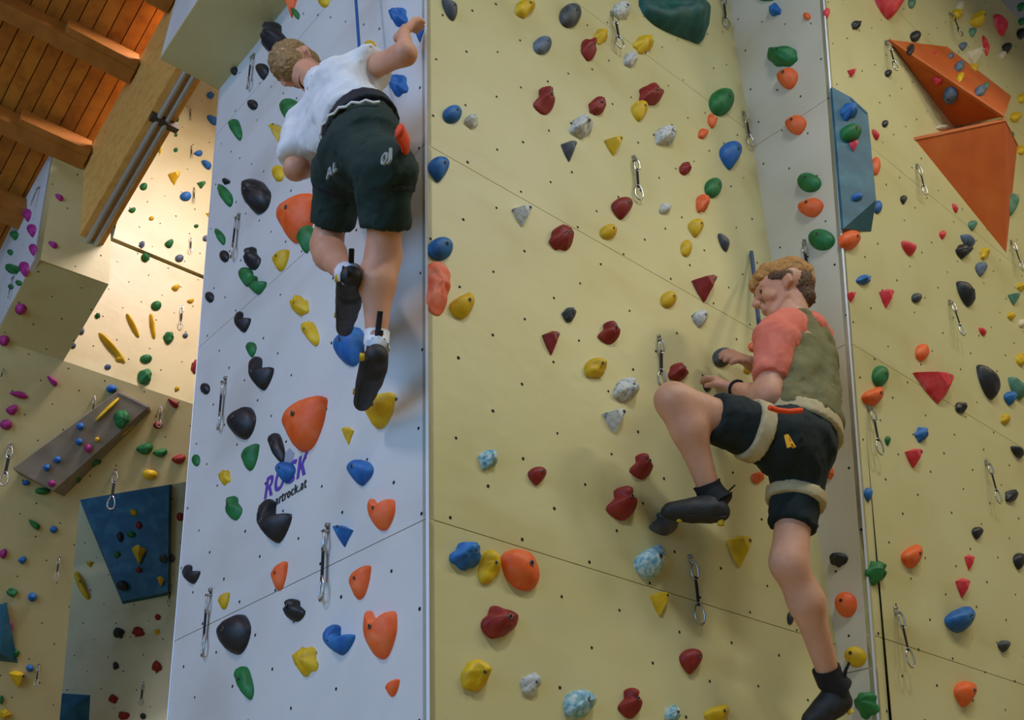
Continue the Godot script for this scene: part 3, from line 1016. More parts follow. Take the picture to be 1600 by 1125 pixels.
func volumes():
	var D = func(x, y, off): return on("D", x, y, off)
	var orange = patchy("orange_ply", [rgb(186, 80, 12), rgb(202, 92, 20), rgb(210, 108, 40)], 0.01, 1.5, 0.6, 0.1)
	var apex: Vector3 = D.call(1569, 182, 0.26)
	var w1: Vector3 = D.call(1389, 62, 0.01)
	var w2: Vector3 = D.call(1480, 73, 0.0)
	var w2b: Vector3 = D.call(1530, 128, 0.06)
	var w3: Vector3 = D.call(1490, 198, 0.0)
	volume("climbing_volume", "upper orange plywood volume with a light top face and dark underside", orange, [[w1, w2, apex], [w1, apex, w3], [w2, D.call(1580, 150, 0.0), apex]], D.call(1490, 120, -0.02))
	var ax: Vector3 = D.call(1570, 185, 0.25)
	var w4: Vector3 = D.call(1427, 215, 0.0)
	var w5: Vector3 = D.call(1572, 395, 0.0)
	var w6: Vector3 = D.call(1590, 225, 0.0)
	volume("climbing_volume", "lower orange triangular plywood volume pointing down", orange, [[w4, ax, w5], [w4, ax, w6], [ax, w6, w5]], D.call(1530, 250, -0.03))
	walls["V"] = {"n": (w2 - w1).cross(apex - w1).normalized(), "p": w1}
	if walls["V"].n.dot(EYE - w1) < 0: walls["V"].n = -walls["V"].n
	walls["W"] = {"n": (w3 - w1).cross(apex - w1).normalized(), "p": w1}
	if walls["W"].n.dot(EYE - w1) < 0: walls["W"].n = -walls["W"].n
	var blue = patchy("blue_ply", [rgb(16, 78, 104), rgb(26, 92, 118), rgb(60, 118, 138)], 0.012, 2.0, 0.55, 0.1)
	var a: Vector3 = D.call(1300, 136, 0.02)
	var e: Vector3 = D.call(1318, 357, 0.02)
	var d: Vector3 = D.call(1369, 312, 0.08)
	var nn = (e - a).cross(d - a).normalized()
	if nn.dot(EYE - a) < 0: nn = -nn
	walls["U"] = {"n": nn, "p": a}
	var b = on("U", 1330, 152)
	var c = on("U", 1356, 176)
	var dn: Vector3 = walls["D"].n
	var drop = func(p: Vector3): return p - dn * ((p - walls["D"].p).dot(dn))
	volume("climbing_volume", "blue chalk-marked plywood volume at the leaning wall's corner", blue, [[a, b, c, d, e], [e, d, D.call(1361, 362, 0.0)], [c, d, D.call(1361, 362, 0.0), drop.call(c)], [b, c, drop.call(c), drop.call(b)]], drop.call((a + d) * 0.5) - dn * 0.01)
	var F = func(x, y, off): return on("F", x, y, off)
	var grey = patchy("grey_ply", [rgb(120, 112, 98), rgb(142, 134, 118), rgb(164, 156, 140)], 0.01, 2.0, 0.6, 0.1)
	var s1: Vector3 = F.call(20, 732, 0.10)
	var s2: Vector3 = F.call(186, 611, 0.10)
	var s3: Vector3 = F.call(233, 634, 0.10)
	var s4: Vector3 = F.call(83, 767, 0.10)
	walls["S"] = {"n": walls["F"].n, "p": s1}
	volume("climbing_volume", "long grey slab volume slanting across the overhanging lower wall", grey, [[s1, s2, s3, s4], [s4, s3, F.call(236, 642, 0.0), F.call(100, 776, 0.0)], [s1, s4, F.call(100, 776, 0.0), F.call(30, 742, 0.0)], [s2, s3, F.call(236, 642, 0.0), F.call(192, 612, 0.0)]], F.call(125, 690, 0.01))
	var G = func(x, y, off): return on("G", x, y, off)
	var g1: Vector3 = G.call(125, 781, 0.09)
	var g2: Vector3 = G.call(264, 757, 0.09)
	var g3: Vector3 = G.call(262, 925, 0.07)
	var g4: Vector3 = G.call(190, 940, 0.03)
	var g5: Vector3 = G.call(206, 900, 0.09)
	var g6: Vector3 = G.call(178, 905, 0.07)
	walls["T"] = {"n": Vector3(0, 0, 1), "p": g1}
	volume("climbing_volume", "dark blue kite-shaped plywood volume on the recessed wall", blue, [[g1, g2, g3, g5, g6], [g6, g5, g4], [g5, g3, g4], [g1, g6, g4, G.call(128, 790, 0.0)], [g4, g3, G.call(262, 930, 0.0), G.call(192, 944, 0.0)], [g2, g3, G.call(266, 925, 0.0), G.call(268, 757, 0.0)]], G.call(210, 850, 0.0))
	var q1: Vector3 = F.call(10, 942, 0.06)
	volume("climbing_volume", "small blue pyramid volume with a magenta hold on the overhanging lower wall", blue, [[F.call(-20, 950, 0.0), q1, F.call(0, 1020, 0.08)], [q1, F.call(28, 1036, 0.0), F.call(0, 1020, 0.08)], [F.call(-25, 1030, 0.0), F.call(28, 1036, 0.0), F.call(0, 1020, 0.08)]], F.call(2, 990, -0.02))
	var z1: Vector3 = G.call(112, 1106, 0.08)
	var b1: Vector3 = G.call(92, 1083, 0.0)
	var b2: Vector3 = G.call(141, 1086, 0.0)
	var b3: Vector3 = G.call(138, 1150, 0.0)
	var b4: Vector3 = G.call(82, 1150, 0.0)
	volume("climbing_volume", "low square blue pyramid volume at the foot of the recessed wall", blue, [[b1, b2, z1], [b2, b3, z1], [b3, b4, z1], [b4, b1, z1]], G.call(112, 1110, -0.02))
	# lettering printed on the tower
	var pr = thing("wall_lettering", "purple and black lettering printed on the white tower wall", "lettering", on("A", 444, 750))
	var na: Vector3 = walls["A"].n
	text_on(pr, "purple_word", "ROCK", on("A", 445, 745, 0.0016), -HA, na, 0.078, solid("print_purple", rgb(96, 64, 168), 0.7), 0.12)
	text_on(pr, "web_address", "www.artrock.at", on("A", 440, 778, 0.0016), -HA, na, 0.031, solid("print_black", rgb(40, 40, 44), 0.7), 0.0)
	var lg = Builder.new()
	lg.slab([on("A", 452, 700, 0.0016), on("A", 460, 708, 0.0016), on("A", 456, 722, 0.0016), on("A", 446, 724, 0.0016), on("A", 442, 712, 0.0016)], na, 0.0012)
	lg.shift(pr.position)
	part("rock_emblem", lg.mesh(), solid("print_pale", rgb(160, 162, 176), 0.7), pr)

func holds():
	var at_once := {
		"A": [[360, 8, 11, 15, "o", "k"], [366, 23, 20, 21, "r", "g"], [409, 18, 13, 24, "t", "k"], [451, 3, 24, 52, "w", "o"], [460, 20, 13, 20, "l", "g"], [504, 0, 17, 22, "o", "y"], [422, 57, 42, 56, "s", "k"], [364, 109, 11, 17, "o", "k"], [408, 111, 19, 27, "t", "k"], [393, 163, 15, 17, "o", "k"], [366, 202, 20, 35, "b", "g"], [450, 173, 30, 43, "t", "g"], [430, 208, 25, 30, "w", "y"], [433, 270, 18, 27, "o", "y"], [577, 73, 17, 23, "o", "y"], [620, 24, 27, 32, "c", "u"], [652, 50, 20, 34, "w", "u"], [619, 131, 30, 37, "c", "u"], [640, 270, 22, 36, "r", "y"], [496, 260, 12, 15, "o", "y"], [394, 304, 45, 57, "r", "k"], [349, 304, 23, 38, "l", "g"], [352, 283, 12, 11, "r", "k"], [458, 339, 59, 79, "p", "o"], [474, 371, 28, 50, "t", "g"], [342, 369, 16, 28, "l", "g"], [349, 400, 14, 20, "o", "k"], [390, 402, 27, 39, "s", "k"], [436, 406, 25, 35, "p", "y"], [382, 432, 22, 32, "t", "g"], [399, 444, 27, 31, "j", "g"], [466, 478, 28, 32, "r", "y"], [377, 502, 23, 35, "j", "k"], [482, 521, 28, 40, "b", "y"], [391, 546, 16, 26, "t", "g"], [541, 540, 47, 64, "q", "u"], [326, 464, 13, 18, "o", "k"], [405, 582, 35, 56, "j", "k"], [319, 607, 14, 19, "o", "k"], [373, 660, 41, 53, "q", "k"], [469, 661, 64, 91, "p", "o"], [430, 700, 25, 49, "b", "k"], [388, 714, 26, 44, "p", "g"], [305, 719, 12, 20, "o", "g"], [349, 745, 18, 26, "c", "y"], [361, 793, 27, 41, "s", "g"], [443, 738, 30, 36, "t", "u"], [541, 681, 20, 31, "w", "y"], [589, 641, 45, 59, "p", "y"], [559, 738, 40, 43, "t", "u"], [592, 803, 40, 52, "e", "o"], [425, 813, 47, 73, "j", "k"], [532, 838, 32, 36, "w", "u"], [297, 897, 24, 32, "j", "k"], [348, 939, 17, 28, "p", "y"], [360, 991, 48, 66, "q", "k"], [434, 900, 24, 48, "p", "o"], [559, 910, 32, 56, "p", "o"], [589, 991, 49, 80, "e", "o"], [455, 953, 34, 38, "s", "k"], [527, 999, 43, 51, "j", "u"], [474, 1032, 36, 51, "c", "y"], [379, 1068, 28, 55, "b", "g"], [611, 1075, 21, 29, "p", "o"]],
		"B": [[704, 13, 25, 36, "l", "e"], [822, 10, 30, 32, "r", "y"], [894, 22, 33, 38, "o", "e"], [974, 14, 27, 28, "o", "w"], [850, 69, 28, 28, "o", "x"], [922, 75, 26, 35, "r", "r"], [941, 55, 21, 26, "c", "y"], [988, 91, 22, 28, "r", "w"], [1008, 67, 30, 29, "c", "y"], [854, 154, 35, 46, "s", "r"], [935, 164, 26, 31, "r", "r"], [1020, 147, 40, 34, "r", "r"], [1002, 172, 26, 33, "t", "y"], [709, 177, 30, 28, "o", "u"], [739, 188, 22, 24, "r", "w"], [912, 195, 36, 37, "r", "w"], [891, 235, 25, 35, "w", "e"], [961, 227, 29, 31, "w", "y"], [1044, 210, 34, 36, "r", "w"], [688, 263, 34, 41, "t", "u"], [818, 336, 32, 35, "w", "w"], [881, 370, 38, 41, "r", "r"], [975, 324, 33, 35, "t", "r"], [953, 361, 26, 24, "o", "y"], [1041, 325, 20, 18, "r", "w"], [691, 387, 40, 37, "o", "u"], [725, 476, 39, 41, "q", "y"], [891, 491, 22, 25, "r", "e"], [863, 535, 28, 41, "w", "r"], [955, 518, 35, 37, "s", "r"], [1047, 467, 24, 27, "o", "y"], [934, 573, 38, 34, "r", "y"], [981, 608, 40, 38, "r", "w"], [963, 657, 37, 39, "w", "w"], [764, 716, 30, 35, "r", "W"], [842, 743, 29, 30, "t", "r"], [1006, 727, 37, 42, "s", "r"], [976, 785, 48, 55, "s", "r"], [1042, 816, 48, 40, "s", "e"], [732, 869, 47, 49, "r", "u"], [767, 885, 37, 58, "r", "y"], [785, 972, 54, 57, "r", "r"], [747, 1057, 48, 57, "r", "y"], [831, 1070, 30, 40, "r", "w"], [909, 1101, 50, 50, "r", "W"], [988, 1098, 37, 51, "s", "r"], [1020, 877, 47, 56, "q", "W"], [1033, 943, 30, 41, "w", "y"], [1053, 1116, 25, 30, "r", "W"], [1131, 157, 37, 43, "o", "g"], [1115, 188, 15, 24, "j", "o"], [1099, 208, 15, 17, "r", "o"], [1072, 262, 18, 21, "r", "r"], [1145, 241, 34, 45, "t", "u"], [1117, 292, 26, 32, "o", "g"], [1100, 316, 23, 33, "r", "o"], [1090, 355, 24, 30, "t", "y"], [1074, 387, 17, 28, "o", "y"], [1132, 378, 18, 30, "l", "e"], [1104, 450, 38, 44, "w", "r"], [1097, 497, 24, 28, "t", "w"], [1132, 557, 30, 31, "o", "e"], [1107, 600, 14, 24, "o", "k"], [1063, 580, 31, 31, "r", "r"], [1178, 541, 14, 16, "o", "o"], [1170, 578, 14, 12, "o", "y"], [1186, 746, 20, 21, "r", "o"], [1159, 861, 38, 55, "w", "y"], [1083, 1033, 35, 42, "t", "r"], [1123, 1116, 38, 32, "q", "y"], [1236, 966, 10, 22, "o", "k"]],
		"C": [[1209, 14, 19, 21, "r", "u"], [1260, 25, 12, 12, "o", "o"], [1196, -6, 34, 14, "o", "g"], [1219, 86, 54, 36, "r", "g"], [1228, 121, 32, 33, "q", "o"], [1241, 194, 33, 30, "q", "o"], [1262, 284, 38, 30, "o", "g"], [1264, 323, 41, 30, "q", "o"], [1281, 373, 42, 34, "o", "g"], [1303, 678, 12, 32, "o", "g"], [1294, 738, 16, 22, "r", "o"], [1308, 874, 29, 24, "r", "k"], [1319, 944, 34, 42, "o", "o"], [1334, 1026, 34, 34, "o", "y"], [1351, 1101, 38, 46, "c", "g"]],
		"D": [[1293, 20, 9, 18, "t", "p"], [1339, 38, 14, 15, "r", "k"], [1398, -6, 48, 66, "t", "p"], [1426, 4, 11, 18, "o", "v"], [1432, 56, 15, 18, "o", "k"], [1389, 114, 10, 12, "o", "k"], [1332, 114, 13, 14, "w", "p"], [1384, 193, 9, 12, "o", "k"], [1369, 210, 11, 18, "l", "p"], [1496, 22, 17, 19, "c", "y"], [1502, 9, 10, 18, "o", "c"], [1531, 29, 25, 24, "s", "y"], [1521, 50, 11, 16, "t", "v"], [1565, 38, 20, 36, "l", "p"], [1541, 71, 10, 34, "l", "p"], [1506, 72, 12, 13, "t", "x"], [1525, 88, 26, 26, "w", "c"], [1575, 75, 14, 18, "t", "k"], [1568, 86, 10, 14, "t", "c"], [1597, 52, 12, 18, "o", "k"], [1597, 10, 10, 14, "o", "g"], [1598, 33, 10, 12, "o", "g"], [1522, 108, 14, 20, "t", "y"], [1475, 199, 22, 9, "o", "c"], [1588, 182, 15, 18, "r", "y"], [1598, 153, 12, 16, "o", "y"], [1580, 213, 11, 17, "t", "v"], [1598, 234, 12, 16, "o", "y"], [1582, 319, 22, 38, "t", "v"], [1331, 374, 30, 31, "o", "o"], [1413, 312, 10, 15, "t", "k"], [1421, 387, 21, 24, "l", "p"], [1493, 325, 9, 16, "l", "p"], [1474, 367, 10, 14, "t", "p"], [1521, 352, 13, 17, "t", "v"], [1514, 376, 21, 22, "l", "x"], [1507, 392, 21, 23, "r", "k"], [1540, 396, 14, 20, "r", "y"], [1535, 420, 17, 24, "t", "x"], [1351, 436, 22, 17, "r", "u"], [1331, 464, 14, 18, "w", "p"], [1387, 466, 21, 33, "w", "p"], [1434, 465, 15, 16, "o", "e"], [1512, 458, 28, 42, "l", "k"], [1586, 467, 17, 21, "w", "v"], [1597, 448, 12, 14, "r", "y"], [1581, 493, 11, 14, "r", "y"], [1598, 505, 10, 14, "o", "c"], [1536, 518, 11, 14, "l", "p"], [1443, 550, 20, 28, "o", "o"], [1378, 587, 24, 35, "o", "g"], [1367, 619, 32, 31, "q", "o"], [1547, 596, 33, 58, "l", "k"], [1503, 637, 16, 20, "r", "k"], [1597, 562, 14, 22, "r", "y"], [1592, 606, 26, 38, "l", "v"], [1581, 622, 19, 23, "t", "u"], [1573, 655, 14, 18, "r", "y"], [1442, 678, 19, 26, "c", "u"], [1388, 689, 9, 16, "t", "g"], [1430, 716, 25, 33, "w", "p"], [1592, 706, 20, 20, "l", "k"], [1358, 773, 13, 24, "t", "u"], [1582, 775, 18, 22, "r", "k"], [1529, 833, 16, 21, "t", "k"], [1428, 869, 30, 39, "q", "o"], [1372, 894, 28, 42, "c", "g"], [1516, 879, 14, 27, "w", "p"], [1595, 877, 18, 28, "t", "k"], [1506, 919, 20, 34, "w", "p"], [1504, 968, 41, 43, "q", "u"], [1571, 1010, 18, 20, "t", "e"], [1512, 1085, 32, 44, "t", "o"], [1370, 259, 13, 31, "o", "o"], [1373, 323, 13, 22, "o", "u"]],
		"V": [[1424, 76, 12, 16, "o", "k"], [1461, 82, 9, 6, "w", "p"], [1487, 86, 10, 8, "o", "x"], [1501, 102, 15, 15, "o", "x"], [1502, 120, 12, 14, "t", "y"], [1534, 140, 18, 16, "o", "x"], [1542, 133, 9, 11, "o", "v"]],
		"W": [[1464, 128, 18, 15, "r", "p"], [1485, 152, 25, 28, "o", "x"]],
		"U": [[1329, 172, 26, 28, "c", "u"], [1332, 206, 33, 28, "o", "g"], [1335, 228, 15, 17, "w", "p"], [1341, 307, 17, 13, "o", "u"]],
		"E": [[330, 148, 13, 12, "r", "u"], [332, 187, 18, 16, "l", "u"], [275, 184, 11, 12, "l", "g"], [275, 211, 6, 5, "o", "g"], [275, 234, 7, 7, "o", "g"], [249, 226, 12, 26, "n", "y", -8], [310, 239, 10, 15, "t", "u", 90], [323, 257, 17, 15, "l", "u"], [222, 262, 10, 10, "o", "g"], [273, 278, 20, 22, "w", "y"], [225, 291, 12, 12, "o", "g"], [291, 306, 19, 15, "o", "u"], [315, 289, 15, 12, "w", "g"], [336, 300, 10, 10, "o", "u"], [207, 328, 12, 9, "q", "g"], [237, 341, 8, 7, "o", "y"], [329, 336, 16, 11, "w", "y"], [178, 350, 8, 13, "l", "g"], [307, 353, 8, 6, "o", "g"], [322, 372, 10, 10, "o", "x"], [222, 382, 10, 12, "r", "x"], [265, 380, 14, 14, "q", "g"], [281, 403, 14, 12, "o", "x"], [228, 402, 14, 15, "r", "g"], [275, 449, 13, 11, "q", "y"], [298, 470, 12, 8, "q", "y"], [245, 477, 17, 15, "o", "g"], [153, 493, 9, 10, "c", "g"], [208, 508, 13, 42, "n", "y", -27], [239, 509, 14, 40, "n", "y", -8], [176, 543, 16, 62, "n", "y", -40], [264, 527, 17, 20, "r", "g"], [290, 524, 9, 8, "o", "x"], [229, 560, 20, 14, "o", "g"], [228, 588, 23, 28, "r", "g"], [169, 573, 11, 9, "o", "x"], [188, 560, 15, 10, "o", "y"], [306, 573, 14, 24, "r", "r"], [277, 607, 8, 8, "o", "y"], [128, 517, 9, 12, "o", "x"], [115, 540, 9, 9, "o", "x"]],
		"X": [[93, 308, 14, 12, "l", "m"], [83, 382, 16, 12, "l", "m"]],
		"L": [[41, 336, 12, 22, "t", "m"], [48, 360, 13, 22, "t", "m"], [50, 390, 11, 20, "t", "m"], [36, 420, 14, 25, "t", "m"], [21, 368, 12, 15, "t", "g"], [15, 394, 8, 10, "o", "g"], [18, 420, 20, 16, "r", "g"], [28, 442, 9, 9, "o", "g"], [16, 448, 8, 8, "o", "g"]],
		"F": [[82, 596, 18, 18, "l", "m"], [30, 618, 32, 13, "b", "m"], [19, 641, 20, 18, "q", "m"], [10, 664, 21, 17, "o", "m"], [175, 608, 18, 14, "o", "u"], [271, 631, 18, 17, "l", "r"], [247, 665, 15, 12, "o", "r"], [227, 702, 28, 20, "q", "g"], [251, 708, 24, 15, "q", "g"], [280, 718, 23, 17, "q", "r"], [235, 742, 25, 17, "o", "y"], [54, 821, 20, 18, "l", "g"], [84, 828, 13, 12, "o", "u"], [148, 722, 22, 17, "r", "g"], [120, 750, 18, 13, "r", "g"], [67, 768, 26, 12, "o", "g"], [41, 755, 14, 9, "o", "u"], [5, 866, 14, 17, "q", "m"], [35, 876, 13, 13, "q", "u"], [19, 927, 19, 15, "r", "g"], [51, 934, 15, 15, "o", "u"], [47, 1045, 13, 12, "o", "u"], [26, 1063, 26, 28, "w", "y"], [2, 1094, 8, 15, "r", "g"], [8, 1117, 20, 18, "r", "y"], [182, 686, 12, 76, "n", "y", 52], [15, 982, 11, 24, "o", "m"], [25, 1022, 12, 16, "r", "g"]],
		"R": [[32, 485, 20, 18, "o", "m"], [6, 534, 18, 17, "o", "m"]],
		"S": [[126, 667, 13, 13, "o", "u"], [124, 691, 12, 12, "o", "u"], [90, 719, 13, 12, "o", "u"], [73, 731, 12, 12, "c", "u"], [138, 701, 12, 14, "o", "m"], [81, 756, 12, 11, "o", "m"], [168, 640, 13, 50, "n", "y", 46], [152, 687, 8, 8, "o", "y"], [191, 656, 26, 30, "r", "g"]],
		"G": [[126, 914, 27, 47, "n", "y", -25], [140, 882, 14, 10, "w", "y"], [184, 988, 19, 19, "r", "k"], [215, 987, 21, 16, "r", "r"], [246, 964, 10, 10, "o", "r"], [245, 987, 10, 10, "c", "y"], [180, 1040, 11, 13, "r", "k"], [244, 1041, 19, 19, "r", "r"], [176, 1092, 16, 15, "r", "r"], [193, 1118, 20, 14, "r", "r"], [223, 1119, 10, 10, "o", "k"], [281, 807, 12, 14, "o", "r"], [268, 872, 11, 14, "o", "e"]],
		"T": [[208, 800, 12, 10, "r", "y"], [216, 820, 10, 12, "o", "r"], [204, 834, 14, 10, "o", "g"], [187, 838, 10, 16, "o", "k"], [215, 866, 24, 30, "w", "y"], [216, 890, 9, 9, "o", "r"], [190, 914, 19, 16, "o", "k"], [250, 908, 13, 16, "w", "y"], [182, 866, 11, 11, "o", "g"], [254, 872, 14, 14, "r", "e"]],
	}
	for key in at_once:
		for c in at_once[key]:
			hold(["E2" if key == "E" and c[1] < 372.0 + (c[0] - 175.0) * 0.353 else key, c[0], c[1], c[2], c[3], c[4], c[5], c[6] if c.size() > 6 else 0.0, 1.0])
	# holds with an outline of their own
	hold(["B", 1065, 18, 105, 75, "r", "t", 0, 0.9, [1006, -14, 1012, 10, 1026, 26, 1042, 37, 1070, 50, 1092, 58, 1106, 63, 1113, 52, 1115, 32, 1104, 20, 1092, 8, 1076, -12, 1040, -24]])
	hold(["B", 688, 448, 40, 92, "c", "s", 0, 0.9, [680, 403, 696, 405, 707, 418, 707, 436, 706, 455, 701, 466, 700, 482, 690, 494, 676, 488, 669, 472, 670, 452, 671, 430, 671, 412]])
	hold(["B", 818, 889, 59, 68, "o", "o", 0, 0.9, [788, 866, 800, 856, 820, 857, 835, 868, 845, 890, 847, 910, 838, 922, 818, 921, 801, 908, 791, 888]])
	hold(["D", 1463, 604, 62, 53, "w", "p", 0, 0.7, [1431, 579, 1468, 583, 1490, 592, 1493, 602, 1484, 620, 1473, 632, 1452, 609]])
	label_holds()

func draws():
	draw_proto = make_draw()
	quickdraw("A", 397, 86, 391, 140, "steel quickdraw on the "+wall_say["A"]+", beside the black teardrop hold")
	quickdraw("A", 374, 336, 366, 404, "steel quickdraw on the "+wall_say["A"]+", beside the huge black rocky hold")
	quickdraw("A", 353, 591, 346, 672, "steel quickdraw on the "+wall_say["A"]+", beside a large black egg-shaped hold")
	quickdraw("A", 513, 821, 508, 940, "steel quickdraw on the "+wall_say["A"]+", beside the blue faceted hold")
	quickdraw("A", 330, 922, 322, 1026, "steel quickdraw on the "+wall_say["A"]+", beside the small yellow sail-shaped hold")
	quickdraw("B", 956, 20, 966, 78, "steel quickdraw on the "+wall_say["B"]+", beside the rounded white marbled hold")
	quickdraw("B", 990, 246, 995, 314, "steel quickdraw on the "+wall_say["B"]+", beside the large dark red teardrop hold")
	quickdraw("B", 1029, 526, 1030, 604, "steel quickdraw on the "+wall_say["B"]+", by a climber's raised knee")
	quickdraw("B", 1078, 870, 1090, 978, "steel quickdraw on the "+wall_say["B"]+", beside the white-blue marbled hold")
	quickdraw("B", 1126, -8, 1132, 45, "steel quickdraw on the "+wall_say["B"]+", beside the big teal hold")
	quickdraw("B", 1161, 176, 1170, 231, "steel quickdraw on the "+wall_say["B"]+", beside the rounded green hold")
	quickdraw("C", 1257, 376, 1267, 438, "steel quickdraw on the "+wall_say["C"]+", beside the lowest green rounded hold")
	quickdraw("D", 1384, 65, 1397, 112, "steel quickdraw on the "+wall_say["D"]+", beside the tip of the upper orange volume")
	quickdraw("D", 1484, 20, 1499, 58, "steel quickdraw on the "+wall_say["D"]+", beside the yellow bubbled hold")
	quickdraw("D", 1432, 258, 1443, 306, "steel quickdraw on the "+wall_say["D"]+", beside the lower orange volume's slanting edge")
	quickdraw("D", 1483, 470, 1502, 526, "steel quickdraw on the "+wall_say["D"]+", beside the black leaf-shaped hold")
	quickdraw("D", 1357, 634, 1372, 712, "steel quickdraw on the "+wall_say["D"]+", beside the orange egg-shaped hold")
	quickdraw("D", 1540, 720, 1558, 788, "steel quickdraw on the "+wall_say["D"]+", beside the black rocky hold near the edge")
	quickdraw("D", 1399, 950, 1420, 1044, "steel quickdraw on the "+wall_say["D"]+", beside the blue egg-shaped hold")
	quickdraw("D", 1579, 377, 1595, 424, "steel quickdraw on the "+wall_say["D"]+", beside the foot of the orange volume")
	quickdraw("E2", 297, 170, 297, 188, "steel quickdraw on the "+wall_say["E"]+", beside the blue leaf-shaped hold")
	quickdraw("E2", 299, 228, 300, 247, "steel quickdraw on the "+wall_say["E"]+", beside the blue teardrop hold")
	quickdraw("E2", 303, 294, 304, 317, "steel quickdraw on the "+wall_say["E"]+", beside the blue rounded hold")
	quickdraw("E2", 298, 370, 299, 396, "steel quickdraw on the "+wall_say["E"]+", beside the grey-blue rounded hold")
	quickdraw("E", 284, 478, 282, 512, "steel quickdraw on the "+wall_say["E"]+", beside the two upright bananas")
	quickdraw("L", 62, 292, 50, 322, "steel quickdraw on the "+wall_say["L"]+", beside the topmost magenta teardrop hold")
	quickdraw("L", 22, 432, 15, 466, "steel quickdraw on the "+wall_say["L"]+", beside the green rocky hold")
	quickdraw("F", 148, 620, 142, 654, "steel quickdraw on the "+wall_say["F"]+", beside the grey slab volume's top edge")
	quickdraw("F", 251, 634, 247, 668, "steel quickdraw on the "+wall_say["F"]+", beside the dark red rounded hold")
	quickdraw("F", 180, 734, 171, 797, "steel quickdraw on the "+wall_say["F"]+", beside the dark blue volume")
	quickdraw("F", 17, 694, 3, 760, "steel quickdraw on the "+wall_say["F"]+", beside the grey slab volume's end")
	quickdraw("F", 5, 576, 0, 596, "steel quickdraw on the "+wall_say["F"]+", beside the magenta curved hold")
	quickdraw("F", 92, 870, 87, 906, "steel quickdraw on the "+wall_say["F"]+", beside the edge of the recess")
	quickdraw("F", 60, 1038, 55, 1074, "steel quickdraw on the "+wall_say["F"]+", beside the blue rounded hold")
	quickdraw("G", 268, 914, 263, 944, "steel quickdraw on the "+wall_say["G"]+", beside the side of the dark blue volume")
	quickdraw("G", 224, 1066, 220, 1102, "steel quickdraw on the "+wall_say["G"]+", beside the dark red rocky hold")
	draw_proto.free()

